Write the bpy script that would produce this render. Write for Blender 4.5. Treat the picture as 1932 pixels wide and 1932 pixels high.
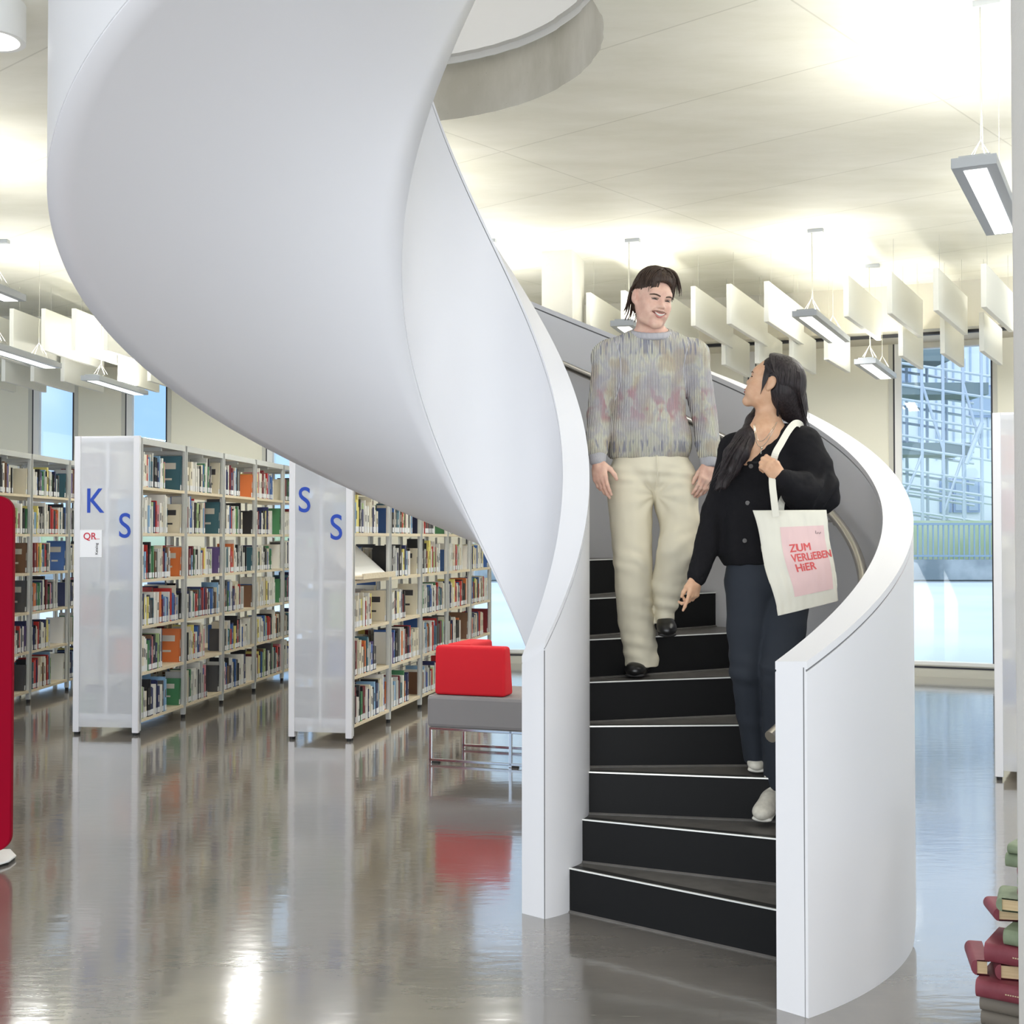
import bpy, bmesh, math, random
import numpy as np
from mathutils import Vector, Matrix, noise
PI = math.pi
for o in list(bpy.data.objects): bpy.data.objects.remove(o)
SC = bpy.context.scene
COL = SC.collection

# ---------------------------------------------------------------- camera
FPX, PITCH, EYE = 2368.54, 0.0209, 1.5339
cam = bpy.data.objects.new('camera', bpy.data.cameras.new('camera'))
COL.objects.link(cam)
cam.data.sensor_width = 36.0
cam.data.lens = FPX / 1932.0 * 36.0
cam.data.clip_end = 400
cam.location = (0, 0, EYE)
cam.rotation_euler = (PI/2 + PITCH, 0, 0)
SC.camera = cam

# ---------------------------------------------------------------- world
W = bpy.data.worlds.new('sky'); SC.world = W; W.use_nodes = True
nt = W.node_tree; nt.nodes.clear()
wo = nt.nodes.new('ShaderNodeOutputWorld'); bg = nt.nodes.new('ShaderNodeBackground')
tc = nt.nodes.new('ShaderNodeTexCoord'); sep = nt.nodes.new('ShaderNodeSeparateXYZ')
rmp = nt.nodes.new('ShaderNodeValToRGB'); nz = nt.nodes.new('ShaderNodeTexNoise')
mixw = nt.nodes.new('ShaderNodeMix'); mixw.data_type = 'RGBA'
rmp.color_ramp.elements[0].position = 0.12; rmp.color_ramp.elements[0].color = (0.20, 0.33, 0.50, 1)
rmp.color_ramp.elements[1].position = 0.50; rmp.color_ramp.elements[1].color = (0.85, 0.93, 1.0, 1)
nz.inputs['Scale'].default_value = 4.0; nz.inputs['Detail'].default_value = 4
cr2 = nt.nodes.new('ShaderNodeValToRGB')
cr2.color_ramp.elements[0].position = 0.5; cr2.color_ramp.elements[1].position = 0.72
nt.links.new(tc.outputs['Generated'], sep.inputs[0]); nt.links.new(sep.outputs['Z'], rmp.inputs[0])
nt.links.new(tc.outputs['Generated'], nz.inputs['Vector']); nt.links.new(nz.outputs['Fac'], cr2.inputs[0])
nt.links.new(cr2.outputs[0], mixw.inputs[0]); nt.links.new(rmp.outputs[0], mixw.inputs[6])
mixw.inputs[7].default_value = (0.42, 0.52, 0.66, 1)
nt.links.new(mixw.outputs[2], bg.inputs[0]); bg.inputs[1].default_value = 2.2
nt.links.new(bg.outputs[0], wo.inputs[0])

# ---------------------------------------------------------------- large area lights (fill added out of view behind and beside the camera)
def area(name, loc, target, size, sizey, power, color=(1, 1, 1)):
    l = bpy.data.lights.new(name, 'AREA'); l.shape = 'RECTANGLE'; l.size = size; l.size_y = sizey
    l.energy = power; l.color = color
    o = bpy.data.objects.new(name, l); COL.objects.link(o); o.location = loc
    d = Vector(target) - Vector(loc); o.rotation_euler = d.to_track_quat('-Z', 'Y').to_euler()
    return o
area('fill_front', (-1.0, -3.6, 2.6), (0, 8, 1.6), 9, 3.0, 160, (1.0, 0.985, 0.955))
area('ceiling_fill', (0, -3.0, 0.5), (0, 6, 6.5), 14, 1.2, 330, (1.0, 0.985, 0.93))  # upward fill added to lift the ceiling brightness
area('fill_left', (-8.5, 4.5, 2.4), (0, 6.5, 1.8), 6, 2.6, 95, (0.98, 0.975, 0.98))
area('fill_right', (7.5, 5.0, 2.3), (0, 6.5, 1.6), 6, 2.6, 70, (0.94, 0.96, 1.0))

SC.view_settings.view_transform = 'Standard'; SC.view_settings.look = 'None'
SC.view_settings.exposure = 0.08; SC.view_settings.gamma = 1.0
SC.view_settings.use_curve_mapping = False
# ---------------------------------------------------------------- helpers
CP, SP = math.cos(PITCH), math.sin(PITCH)
def at(px, py, Y):
    """the point of the room at depth Y that was measured at photo position px, py"""
    a = (px - 966)/FPX; b = -(py - 966)/FPX
    d = (a, CP - b*SP, SP + b*CP); t = Y/d[1]
    return Vector((d[0]*t, Y, EYE + d[2]*t))
def tag(o, label=None, cat=None, group=None, kind=None):
    if label: o['label'] = label
    if cat: o['category'] = cat
    if group: o['group'] = group
    if kind: o['kind'] = kind
    return o
def thing(name, label, cat, loc=(0, 0, 0), rz=0, group=None):
    o = bpy.data.objects.new(name, None); COL.objects.link(o); o.location = loc; o.rotation_euler = (0, 0, rz)
    o.empty_display_size = 0.1
    return tag(o, label, cat, group)
def S2L(c):
    return tuple(((v/255)/12.92 if v/255 <= 0.04045 else ((v/255+0.055)/1.055)**2.4) for v in c)
MATS = {}
def mat(name, rgb, rough=0.5, metal=0.0, spec=0.5, coat=0.0, bump=None, noisec=None, emit=None, trans=None):
    """rgb in sRGB 0-255; bump=(scale,strength[,stretch]); noisec=(rgb2,scale,stretch)"""
    if name in MATS: return MATS[name]
    m = bpy.data.materials.new(name); m.use_nodes = True; n = m.node_tree; b = n.nodes['Principled BSDF']
    c = S2L(rgb)
    b.inputs['Base Color'].default_value = (*c, 1); b.inputs['Roughness'].default_value = rough
    b.inputs['Metallic'].default_value = metal; b.inputs['Specular IOR Level'].default_value = spec
    if coat: b.inputs['Coat Weight'].default_value = coat; b.inputs['Coat Roughness'].default_value = 0.08
    if emit: b.inputs['Emission Color'].default_value = (*S2L(emit[0]), 1); b.inputs['Emission Strength'].default_value = emit[1]
    if trans is not None: b.inputs['Transmission Weight'].default_value = trans
    if bump or noisec:
        t = n.nodes.new('ShaderNodeTexCoord')
    if bump:
        mp = n.nodes.new('ShaderNodeMapping'); mp.inputs['Scale'].default_value = bump[2] if len(bump) > 2 else (1, 1, 1)
        nn = n.nodes.new('ShaderNodeTexNoise'); nn.inputs['Scale'].default_value = bump[0]; nn.inputs['Detail'].default_value = 3
        bb = n.nodes.new('ShaderNodeBump'); bb.inputs['Strength'].default_value = bump[1]; bb.inputs['Distance'].default_value = 0.01
        n.links.new(t.outputs['Object'], mp.inputs[0]); n.links.new(mp.outputs[0], nn.inputs['Vector'])
        n.links.new(nn.outputs['Fac'], bb.inputs['Height']); n.links.new(bb.outputs[0], b.inputs['Normal'])
    if noisec:
        mp = n.nodes.new('ShaderNodeMapping'); mp.inputs['Scale'].default_value = noisec[2] if len(noisec) > 2 else (1, 1, 1)
        nn = n.nodes.new('ShaderNodeTexNoise'); nn.inputs['Scale'].default_value = noisec[1]; nn.inputs['Detail'].default_value = 5
        mx = n.nodes.new('ShaderNodeMix'); mx.data_type = 'RGBA'
        rr = n.nodes.new('ShaderNodeValToRGB'); rr.color_ramp.elements[0].position = 0.35; rr.color_ramp.elements[1].position = 0.65
        mx.inputs[6].default_value = (*c, 1); mx.inputs[7].default_value = (*S2L(noisec[0]), 1)
        n.links.new(t.outputs['Object'], mp.inputs[0]); n.links.new(mp.outputs[0], nn.inputs['Vector'])
        n.links.new(nn.outputs['Fac'], rr.inputs[0]); n.links.new(rr.outputs[0], mx.inputs[0]); n.links.new(mx.outputs[2], b.inputs['Base Color'])
    MATS[name] = m
    return m
class MB:
    """collects shapes; build() links them as ONE mesh object"""
    def __init__(s): s.v = []; s.f = []; s.m = []
    def add(s, vs, fs, mi=0):
        k = len(s.v); s.v += [tuple(v) for v in vs]; s.f += [tuple(i+k for i in f) for f in fs]; s.m += [mi]*len(fs)
    def box(s, x0, x1, y0, y1, z0, z1, mi=0, M=None):
        vs = [Vector((x, y, z)) for x in (x0, x1) for y in (y0, y1) for z in (z0, z1)]
        if M is not None: vs = [M @ v for v in vs]
        s.add(vs, [(0, 1, 3, 2), (4, 6, 7, 5), (0, 4, 5, 1), (2, 3, 7, 6), (0, 2, 6, 4), (1, 5, 7, 3)], mi)
    def prism(s, pts, z0, z1, mi=0, M=None):
        n = len(pts); vs = [Vector((p[0], p[1], z0)) for p in pts] + [Vector((p[0], p[1], z1)) for p in pts]
        if M is not None: vs = [M @ v for v in vs]
        s.add(vs, [tuple(range(n-1, -1, -1)), tuple(range(n, 2*n))] + [(i, (i+1) % n, n+(i+1) % n, n+i) for i in range(n)], mi)
    def tube(s, pts, r, n=10, mi=0, closed=False, sx=1.0, caps=True):
        pts = [Vector(p) for p in pts]; N = len(pts); rs = r if isinstance(r, (list, tuple)) else [r]*N
        rings = []; up = None
        for i, p in enumerate(pts):
            if closed: d = pts[(i+1) % N]-pts[i-1]
            else: d = pts[min(i+1, N-1)]-pts[max(i-1, 0)]
            d.normalize()
            if up is None:
                up = Vector((0, 0, 1)) if abs(d.z) < 0.9 else Vector((1, 0, 0))
            a = d.cross(up); a.normalize(); b = a.cross(d); up = b
            rings.append([p+(a*math.cos(t)*sx+b*math.sin(t))*rs[i] for t in (2*PI*j/n for j in range(n))])
        k0 = len(s.v); s.v += [tuple(v) for rg in rings for v in rg]
        for i in range(N if closed else N-1):
            i2 = (i+1) % N
            for j in range(n):
                s.f.append((k0+i*n+j, k0+i*n+(j+1) % n, k0+i2*n+(j+1) % n, k0+i2*n+j)); s.m.append(mi)
        if not closed and caps:
            s.f.append(tuple(k0+j for j in range(n-1, -1, -1))); s.f.append(tuple(k0+(N-1)*n+j for j in range(n))); s.m += [mi, mi]
    def cyl(s, c, r, z0, z1, n=24, mi=0):
        s.prism([(c[0]+r*math.cos(2*PI*i/n), c[1]+r*math.sin(2*PI*i/n)) for i in range(n)], z0, z1, mi)
    def sphere(s, c, r, n=12, mi=0, sc=(1, 1, 1)):
        c = Vector(c); k = len(s.v); m = n//2
        for i in range(m+1):
            for j in range(n):
                t = PI*i/m; p = 2*PI*j/n
                s.v.append(tuple(c+Vector((r*sc[0]*math.sin(t)*math.cos(p), r*sc[1]*math.sin(t)*math.sin(p), r*sc[2]*math.cos(t)))))
        for i in range(m):
            for j in range(n):
                s.f.append((k+i*n+j, k+(i+1)*n+j, k+(i+1)*n+(j+1) % n, k+i*n+(j+1) % n)); s.m.append(mi)
    def build(s, name, mats, parent=None, smooth=None, bevel=0, loc=None):
        me = bpy.data.meshes.new(name); me.from_pydata(s.v, [], s.f)
        if not isinstance(mats, (list, tuple)): mats = [mats]
        for q in mats: me.materials.append(q)
        if len(mats) > 1: me.polygons.foreach_set('material_index', s.m)
        me.validate(); me.update()
        if smooth is not None:
            me.polygons.foreach_set('use_smooth', [True]*len(me.polygons)); me.set_sharp_from_angle(angle=math.radians(smooth))
        o = bpy.data.objects.new(name, me); COL.objects.link(o)
        if parent is not None: o.parent = parent
        if loc is not None: o.location = loc
        if bevel:
            bv = o.modifiers.new('bevel', 'BEVEL'); bv.width = bevel; bv.segments = 2; bv.limit_method = 'ANGLE'
        return o
def T(loc=(0, 0, 0), rz=0, rx=0, ry=0):
    return Matrix.Translation(loc) @ Matrix.Rotation(rz, 4, 'Z') @ Matrix.Rotation(ry, 4, 'Y') @ Matrix.Rotation(rx, 4, 'X')
def text_mb(s, size, bold=0.0, depth=0.002, shear=0.0):
    cu = bpy.data.curves.new('lettering', 'FONT'); cu.body = s; cu.size = size; cu.extrude = depth/2; cu.offset = bold; cu.shear = shear
    cu.resolution_u = 6
    o = bpy.data.objects.new('lettering', cu); COL.objects.link(o)
    dg = bpy.context.evaluated_depsgraph_get(); dg.update()
    me = bpy.data.meshes.new_from_object(o.evaluated_get(dg))
    mb = MB(); mb.add([v.co for v in me.vertices], [tuple(p.vertices) for p in me.polygons])
    bpy.data.objects.remove(o); bpy.data.curves.remove(cu); bpy.data.meshes.remove(me)
    return mb
def xf(mb, M):
    mb.v = [tuple(M @ Vector(v)) for v in mb.v]; return mb

# ---------------------------------------------------------------- materials
white_steel = mat('white_lacquered_steel', (226, 225, 228), 0.38, spec=0.4)
white_cap = mat('white_cap', (240, 240, 240), 0.4)
gap_dark = mat('shadow_gap', (120, 120, 122), 0.6)
black_riser = mat('black_riser', (24, 24, 25), 0.6, spec=0.2)
tread_grey = mat('grey_tread', (112, 108, 104), 0.4, noisec=((98, 95, 92), 18))
tread_band = mat('dark_nosing_band', (46, 45, 44), 0.45)
alu = mat('nosing_aluminium', (245, 245, 240), 0.35, metal=0.3)
steel = mat('brushed_steel', (190, 186, 178), 0.28, metal=1.0)
chrome = mat('chrome', (215, 216, 218), 0.12, metal=1.0)
shelf_metal = mat('light_grey_metal', (204, 206, 204), 0.45, metal=0.15)
shelf_wood = mat('pale_birch', (236, 224, 198), 0.5, noisec=((222, 206, 176), 6, (1, 12, 12)))
black_rubber = mat('black_rubber', (22, 22, 22), 0.6)
beige_panel = mat('beige_wall_panel', (242, 238, 220), 0.55)
frame_alu = mat('window_frame', (205, 203, 192), 0.45)
gasket = mat('window_gasket', (52, 52, 58), 0.6)
baffle_m = mat('white_acoustic_felt', (248, 247, 240), 0.8)
lamp_case = mat('grey_lamp_case', (176, 180, 186), 0.45, metal=0.2)
diffuser_m = mat('lit_diffuser', (255, 255, 255), 0.5, emit=((255, 255, 250), 2.5))
cable_m = mat('cable_grey', (200, 198, 185), 0.6)
red_fabric = mat('red_wool_fabric', (216, 12, 34), 0.75, bump=(900, 0.25))
grey_fabric = mat('grey_wool_fabric', (146, 142, 142), 0.8, noisec=((128, 125, 126), 700))
crimson = mat('crimson_felt', (146, 0, 34), 0.85, spec=0.15, bump=(700, 0.1))
white_paint = mat('white_paint', (238, 238, 236), 0.5)

def concrete(name, c1, c2, lines=False):
    m = bpy.data.materials.new(name); m.use_nodes = True; n = m.node_tree; b = n.nodes['Principled BSDF']
    t = n.nodes.new('ShaderNodeTexCoord'); L = n.links.new
    a = n.nodes.new('ShaderNodeTexNoise'); a.inputs['Scale'].default_value = 0.7; a.inputs['Detail'].default_value = 6; a.inputs['Roughness'].default_value = 0.62
    mp = n.nodes.new('ShaderNodeMapping'); mp.inputs['Rotation'].default_value = (0, 0, math.radians(39)); mp.inputs['Scale'].default_value = (1, 3, 1)
    L(t.outputs['Object'], mp.inputs[0]); L(mp.outputs[0], a.inputs['Vector'])
    r = n.nodes.new('ShaderNodeValToRGB'); r.color_ramp.elements[0].position = 0.33; r.color_ramp.elements[1].position = 0.68
    r.color_ramp.elements[0].color = (*S2L(c1), 1); r.color_ramp.elements[1].color = (*S2L(c2), 1)
    L(a.outputs['Fac'], r.inputs[0]); out = r.outputs[0]
    f = n.nodes.new('ShaderNodeTexVoronoi'); f.inputs['Scale'].default_value = 26
    L(t.outputs['Object'], f.inputs['Vector'])
    fr = n.nodes.new('ShaderNodeValToRGB'); fr.color_ramp.elements[0].position = 0.035; fr.color_ramp.elements[1].position = 0.07
    fr.color_ramp.elements[0].color = (0.55, 0.55, 0.5, 1) if not lines else (0.9, 0.9, 0.88, 1); fr.color_ramp.elements[1].color = (1, 1, 1, 1)
    L(f.outputs['Distance'], fr.inputs[0])
    mx = n.nodes.new('ShaderNodeMix'); mx.data_type = 'RGBA'; mx.blend_type = 'MULTIPLY'; mx.inputs[0].default_value = 1
    L(out, mx.inputs[6]); L(fr.outputs[0], mx.inputs[7]); out = mx.outputs[2]
    if lines:
        mp2 = n.nodes.new('ShaderNodeMapping'); mp2.inputs['Rotation'].default_value = (0, 0, math.radians(41)); mp2.inputs['Location'].default_value = (0.3, 0.55, 0)
        L(t.outputs['Object'], mp2.inputs[0])
        k = n.nodes.new('ShaderNodeTexBrick'); k.offset = 0.0; k.inputs['Scale'].default_value = 1.0
        k.inputs['Mortar Size'].default_value = 0.006; k.inputs['Mortar Smooth'].default_value = 0.2
        k.inputs['Brick Width'].default_value = 2.7; k.inputs['Row Height'].default_value = 1.0
        k.inputs['Color1'].default_value = (1, 1, 1, 1); k.inputs['Color2'].default_value = (0.97, 0.97, 0.965, 1); k.inputs['Mortar'].default_value = (0.8, 0.8, 0.78, 1)
        L(mp2.outputs[0], k.inputs['Vector'])
        m2 = n.nodes.new('ShaderNodeMix'); m2.data_type = 'RGBA'; m2.blend_type = 'MULTIPLY'; m2.inputs[0].default_value = 1
        L(out, m2.inputs[6]); L(k.outputs['Color'], m2.inputs[7]); out = m2.outputs[2]
    L(out, b.inputs['Base Color']); b.inputs['Roughness'].default_value = 0.62
    bb = n.nodes.new('ShaderNodeBump'); bb.inputs['Strength'].default_value = 0.12; bb.inputs['Distance'].default_value = 0.01
    L(a.outputs['Fac'], bb.inputs['Height']); L(bb.outputs[0], b.inputs['Normal'])
    return m
ceiling_m = concrete('ceiling_concrete', (232, 230, 216), (247, 245, 235), True)
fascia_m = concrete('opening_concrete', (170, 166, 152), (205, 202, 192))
pillar_m = concrete('pillar_concrete', (205, 202, 194), (222, 220, 212))

def floor_mat():
    m = bpy.data.materials.new('polished_grey_screed'); m.use_nodes = True; n = m.node_tree; b = n.nodes['Principled BSDF']; L = n.links.new
    t = n.nodes.new('ShaderNodeTexCoord')
    a = n.nodes.new('ShaderNodeTexNoise'); a.inputs['Scale'].default_value = 1.3; a.inputs['Detail'].default_value = 7
    L(t.outputs['Object'], a.inputs['Vector'])
    r = n.nodes.new('ShaderNodeValToRGB'); r.color_ramp.elements[0].position = 0.35; r.color_ramp.elements[1].position = 0.7
    r.color_ramp.elements[0].color = (*S2L((116, 112, 107)), 1); r.color_ramp.elements[1].color = (*S2L((138, 132, 126)), 1)
    L(a.outputs['Fac'], r.inputs[0])
    # fine scratches: thin streaks of stretched noise
    mp = n.nodes.new('ShaderNodeMapping'); mp.inputs['Rotation'].default_value = (0, 0, 0.5); mp.inputs['Scale'].default_value = (2.2, 45, 1)
    s = n.nodes.new('ShaderNodeTexNoise'); s.inputs['Scale'].default_value = 1.0; s.inputs['Detail'].default_value = 4; s.inputs['Distortion'].default_value = 1.5
    L(t.outputs['Object'], mp.inputs[0]); L(mp.outputs[0], s.inputs['Vector'])
    sr = n.nodes.new('ShaderNodeValToRGB'); sr.color_ramp.elements[0].position = 0.735; sr.color_ramp.elements[1].position = 0.77
    L(s.outputs['Fac'], sr.inputs[0])
    mx = n.nodes.new('ShaderNodeMix'); mx.data_type = 'RGBA'; mx.inputs[7].default_value = (*S2L((205, 200, 185)), 1)
    L(sr.outputs[0], mx.inputs[0]); L(r.outputs[0], mx.inputs[6]); L(mx.outputs[2], b.inputs['Base Color'])
    b.inputs['Roughness'].default_value = 0.15; b.inputs['IOR'].default_value = 1.9
    b.inputs['Coat Weight'].default_value = 0.8; b.inputs['Coat Roughness'].default_value = 0.07
    w = n.nodes.new('ShaderNodeTexNoise'); w.inputs['Scale'].default_value = 6; w.inputs['Detail'].default_value = 3
    mp3 = n.nodes.new('ShaderNodeMapping'); mp3.inputs['Scale'].default_value = (1, 2.5, 1)
    L(t.outputs['Object'], mp3.inputs[0]); L(mp3.outputs[0], w.inputs['Vector'])
    bb = n.nodes.new('ShaderNodeBump'); bb.inputs['Strength'].default_value = 0.065; bb.inputs['Distance'].default_value = 0.012
    L(w.outputs['Fac'], bb.inputs['Height']); L(bb.outputs[0], b.inputs['Normal']); L(bb.outputs[0], b.inputs['Coat Normal'])
    return m
floor_m = floor_mat()
def glass_mat(name, tint, gloss=0.08):
    m = bpy.data.materials.new(name); m.use_nodes = True; n = m.node_tree; n.nodes.clear(); L = n.links.new
    o = n.nodes.new('ShaderNodeOutputMaterial'); tr = n.nodes.new('ShaderNodeBsdfTransparent'); g = n.nodes.new('ShaderNodeBsdfGlossy')
    tr.inputs[0].default_value = (*tint, 1); g.inputs['Roughness'].default_value = 0.02
    fr = n.nodes.new('ShaderNodeFresnel'); fr.inputs[0].default_value = 1.3
    ad = n.nodes.new('ShaderNodeMath'); ad.operation = 'ADD'; ad.inputs[1].default_value = gloss
    mx = n.nodes.new('ShaderNodeMixShader'); L(fr.outputs[0], ad.inputs[0]); L(ad.outputs[0], mx.inputs[0])
    L(tr.outputs[0], mx.inputs[1]); L(g.outputs[0], mx.inputs[2]); L(mx.outputs[0], o.inputs[0])
    return m
glass_m = glass_mat('window_glass', (0.95, 0.98, 1.0), 0.01)
def frosted_mat():
    m = bpy.data.materials.new('frosted_acrylic'); m.use_nodes = True; n = m.node_tree; n.nodes.clear(); L = n.links.new
    o = n.nodes.new('ShaderNodeOutputMaterial'); rf = n.nodes.new('ShaderNodeBsdfRefraction'); rf.inputs['IOR'].default_value = 1.03
    rf.inputs['Roughness'].default_value = 0.22; rf.inputs[0].default_value = (1, 1, 1, 1)
    df = n.nodes.new('ShaderNodeBsdfDiffuse'); df.inputs[0].default_value = (0.96, 0.96, 0.97, 1)
    tl = n.nodes.new('ShaderNodeBsdfTranslucent'); tl.inputs[0].default_value = (0.96, 0.96, 0.97, 1)
    m0 = n.nodes.new('ShaderNodeMixShader'); m0.inputs[0].default_value = 0.30; L(df.outputs[0], m0.inputs[1]); L(tl.outputs[0], m0.inputs[2])
    m1 = n.nodes.new('ShaderNodeMixShader'); m1.inputs[0].default_value = 0.50; L(rf.outputs[0], m1.inputs[1]); L(m0.outputs[0], m1.inputs[2])
    g = n.nodes.new('ShaderNodeBsdfGlossy'); g.inputs['Roughness'].default_value = 0.15
    m2 = n.nodes.new('ShaderNodeMixShader'); m2.inputs[0].default_value = 0.05; L(m1.outputs[0], m2.inputs[1]); L(g.outputs[0], m2.inputs[2])
    L(m2.outputs[0], o.inputs[0]); return m
frosted = frosted_mat()
# ---------------------------------------------------------------- the room: a fan-shaped hall, its facade an arc about FO
FO = Vector((-5.1, -8.5, 0)); RW = 24.5; CEIL = 4.2
def pol(R, a, z=0.0): return Vector((FO.x+R*math.sin(a), FO.y+R*math.cos(a), z))
def ang_px(px, R=RW):
    """fan angle at which the line of sight of photo column px meets the arc of radius R"""
    k = (px-966)/FPX; A = k*k+1; B = -2*(k*FO.x+FO.y); Cc = FO.x**2+FO.y**2-R*R
    Y = (-B+math.sqrt(B*B-4*A*Cc))/(2*A); X = k*Y
    return math.atan2(X-FO.x, Y-FO.y)
arc_ = [tuple(pol(RW+0.06, a)[:2]) for a in np.linspace(0.98, -0.70, 80)]
mb = MB(); mb.prism([(-22, -5), (20, -5)]+arc_, -0.2, 0)
tag(mb.build('floor', floor_m), 'polished dark grey floor with soft reflections and fine scratches', None, kind='structure')

# ceiling slab with the rounded opening over the stair
SCX, SCY = -0.1293, 5.4758
def in_open(x, y):
    if math.hypot(x+0.92, y-6.64) < 1.41: return True
    d = math.hypot(x-SCX, y-SCY); a = math.atan2(y-SCY, x-SCX) % (2*PI)
    return d < 1.86 and 1.95 < a < 5.55
hole = []
for i in range(200):
    a = 2*PI*i/200; q = (-0.75, 6.0); r = 3.2
    while r > 0 and not in_open(q[0]+r*math.cos(a), q[1]+r*math.sin(a)): r -= 0.01
    hole.append((q[0]+r*math.cos(a), q[1]+r*math.sin(a)))
outer = [(-22, -4.2), (20, -4.2)] + [tuple(pol(RW+0.3, a)[:2]) for a in np.linspace(0.98, -0.70, 60)]
def slab(name, z, material):
    bm = bmesh.new()
    vo = [bm.verts.new((x, y, z)) for x, y in outer]; vh = [bm.verts.new((x, y, z)) for x, y in hole]
    es = [bm.edges.new((vo[i], vo[(i+1) % len(vo)])) for i in range(len(vo))] + [bm.edges.new((vh[i], vh[(i+1) % len(vh)])) for i in range(len(vh))]
    bmesh.ops.triangle_fill(bm, use_beauty=True, edges=es)
    for f in bm.faces:
        f.normal_update()
        if f.normal.z > 0: f.normal_flip()
    me = bpy.data.meshes.new(name); bm.to_mesh(me); bm.free(); me.materials.append(material)
    o = bpy.data.objects.new(name, me); COL.objects.link(o); return o
tag(slab('ceiling', CEIL, ceiling_m), 'exposed concrete ceiling with formwork joints', None, kind='structure')
mb = MB(); n = len(hole)
mb.add([(x, y, CEIL) for x, y in hole]+[(x*0.995-0.004, (y-6)*0.99+6.03, CEIL+0.36) for x, y in hole], [(i, (i+1) % n, n+(i+1) % n, n+i) for i in range(n)])
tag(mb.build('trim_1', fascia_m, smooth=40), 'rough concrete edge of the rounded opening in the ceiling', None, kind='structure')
def ring(off): return [(-0.75+(x+0.75)*off, 6.0+(y-6.0)*off) for x, y in hole]
mb = MB(); h1 = ring(1.0); h2 = ring(0.975)
mb.add([(x, y, CEIL+0.36) for x, y in h1]+[(x, y, CEIL+0.40) for x, y in h1]+[(x, y, CEIL+0.40) for x, y in h2]+[(x, y, CEIL+1.7) for x, y in h2],
       [(k*n+i, k*n+(i+1) % n, (k+1)*n+(i+1) % n, (k+1)*n+i) for k in range(3) for i in range(n)])
tag(mb.build('trim_2', white_paint, smooth=40), 'smooth white balustrade lining the opening above the concrete edge', None, kind='structure')

mb = MB(); mb.prism([(-3.2, 3.6), (2.6, 3.6), (2.6, 8.6), (-3.2, 8.6)], 7.4, 7.5)  # closed upper room added to keep blue sky light off the opening
for xa, xb, ya, yb in ((-3.2, -3.1, 3.6, 8.6), (2.5, 2.6, 3.6, 8.6), (-3.2, 2.6, 3.6, 3.7), (-3.2, 2.6, 8.5, 8.6)): mb.box(xa, xb, ya, yb, CEIL+0.36, 7.4)
mb.prism([(-22, -4.2), (20, -4.2), (20, 3.6), (-22, 3.6)], CEIL+0.3, CEIL+0.36)
tag(mb.build('wall_upper', white_paint), 'white walls and ceiling of the upper floor around the opening, added to block sky light', None, kind='structure')
lu = bpy.data.lights.new('upper_fill', 'AREA'); lu.size = 2.0; lu.energy = 60; lu.color = (1, 0.99, 0.97)  # unseen fill light added upstairs so the opening reads neutral white
lo_ = bpy.data.objects.new('upper_fill', lu); COL.objects.link(lo_); lo_.location = (-0.5, 6.2, 7.3)
# facade: panels between the windows, all on the arc
# window spans given by the photo columns of their edges
WIN = [(-310, -150, 1), (52, 146, 2), (228, 322, 3), (494, 600, 4), (872, 1006, 5), (1404, 1436, 6), (1678, 1884, 7), (2130, 2330, 8)]
HEAD = 3.72
spans = [(ang_px(a), ang_px(b), k) for a, b, k in WIN]
def arcwall(mb, R, a0, a1, z0, z1, th=0.12, mi=0):
    st = max(1, int((a1-a0)*R/0.5)); A = np.linspace(a0, a1, st+1)
    for i in range(st):
        p = [pol(R, A[i]), pol(R, A[i+1]), pol(R+th, A[i+1]), pol(R+th, A[i])]
        mb.prism([(q.x, q.y) for q in reversed(p)], z0, z1, mi)
mb = MB(); edges = [-0.60]+[e for s in spans for e in s[:2]]+[0.95]
for i in range(0, len(edges), 2):
    a, b = edges[i], edges[i+1]
    # panels with thin joints
    w = (b-a)*RW; k = max(1, round(w/1.25))
    for j in range(k):
        arcwall(mb, RW, a+(b-a)*j/k+(0.0004 if j else 0), a+(b-a)*(j+1)/k-(0.0004 if j < k-1 else 0), 0.0, HEAD, 0.10)
arcwall(mb, RW+0.1, -0.60, edges[1]-0.001, 0, HEAD, 0.02, 1)
for i in range(2, len(edges), 2): arcwall(mb, RW+0.1, edges[i]+0.001, edges[i+1]-0.001, 0, HEAD, 0.02, 1)
tag(mb.build('wall_back', [beige_panel, gasket]), 'beige panelled facade wall between tall windows', None, kind='structure')
mb = MB(); arcwall(mb, 23.55, -0.60, 0.95, HEAD, CEIL+0.0, 1.05)
tag(mb.build('trim_3', mat('bulkhead_paint', (214, 209, 195), 0.7)), 'dropped beige bulkhead above the windows', None, kind='structure')
mb = MB(); arcwall(mb, 23.75, -0.60, 0.95, HEAD-0.03, HEAD-0.002, 0.06)
tag(mb.build('trim_4', gasket), 'dark slot track along the bulkhead above the windows', None, kind='structure')
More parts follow.
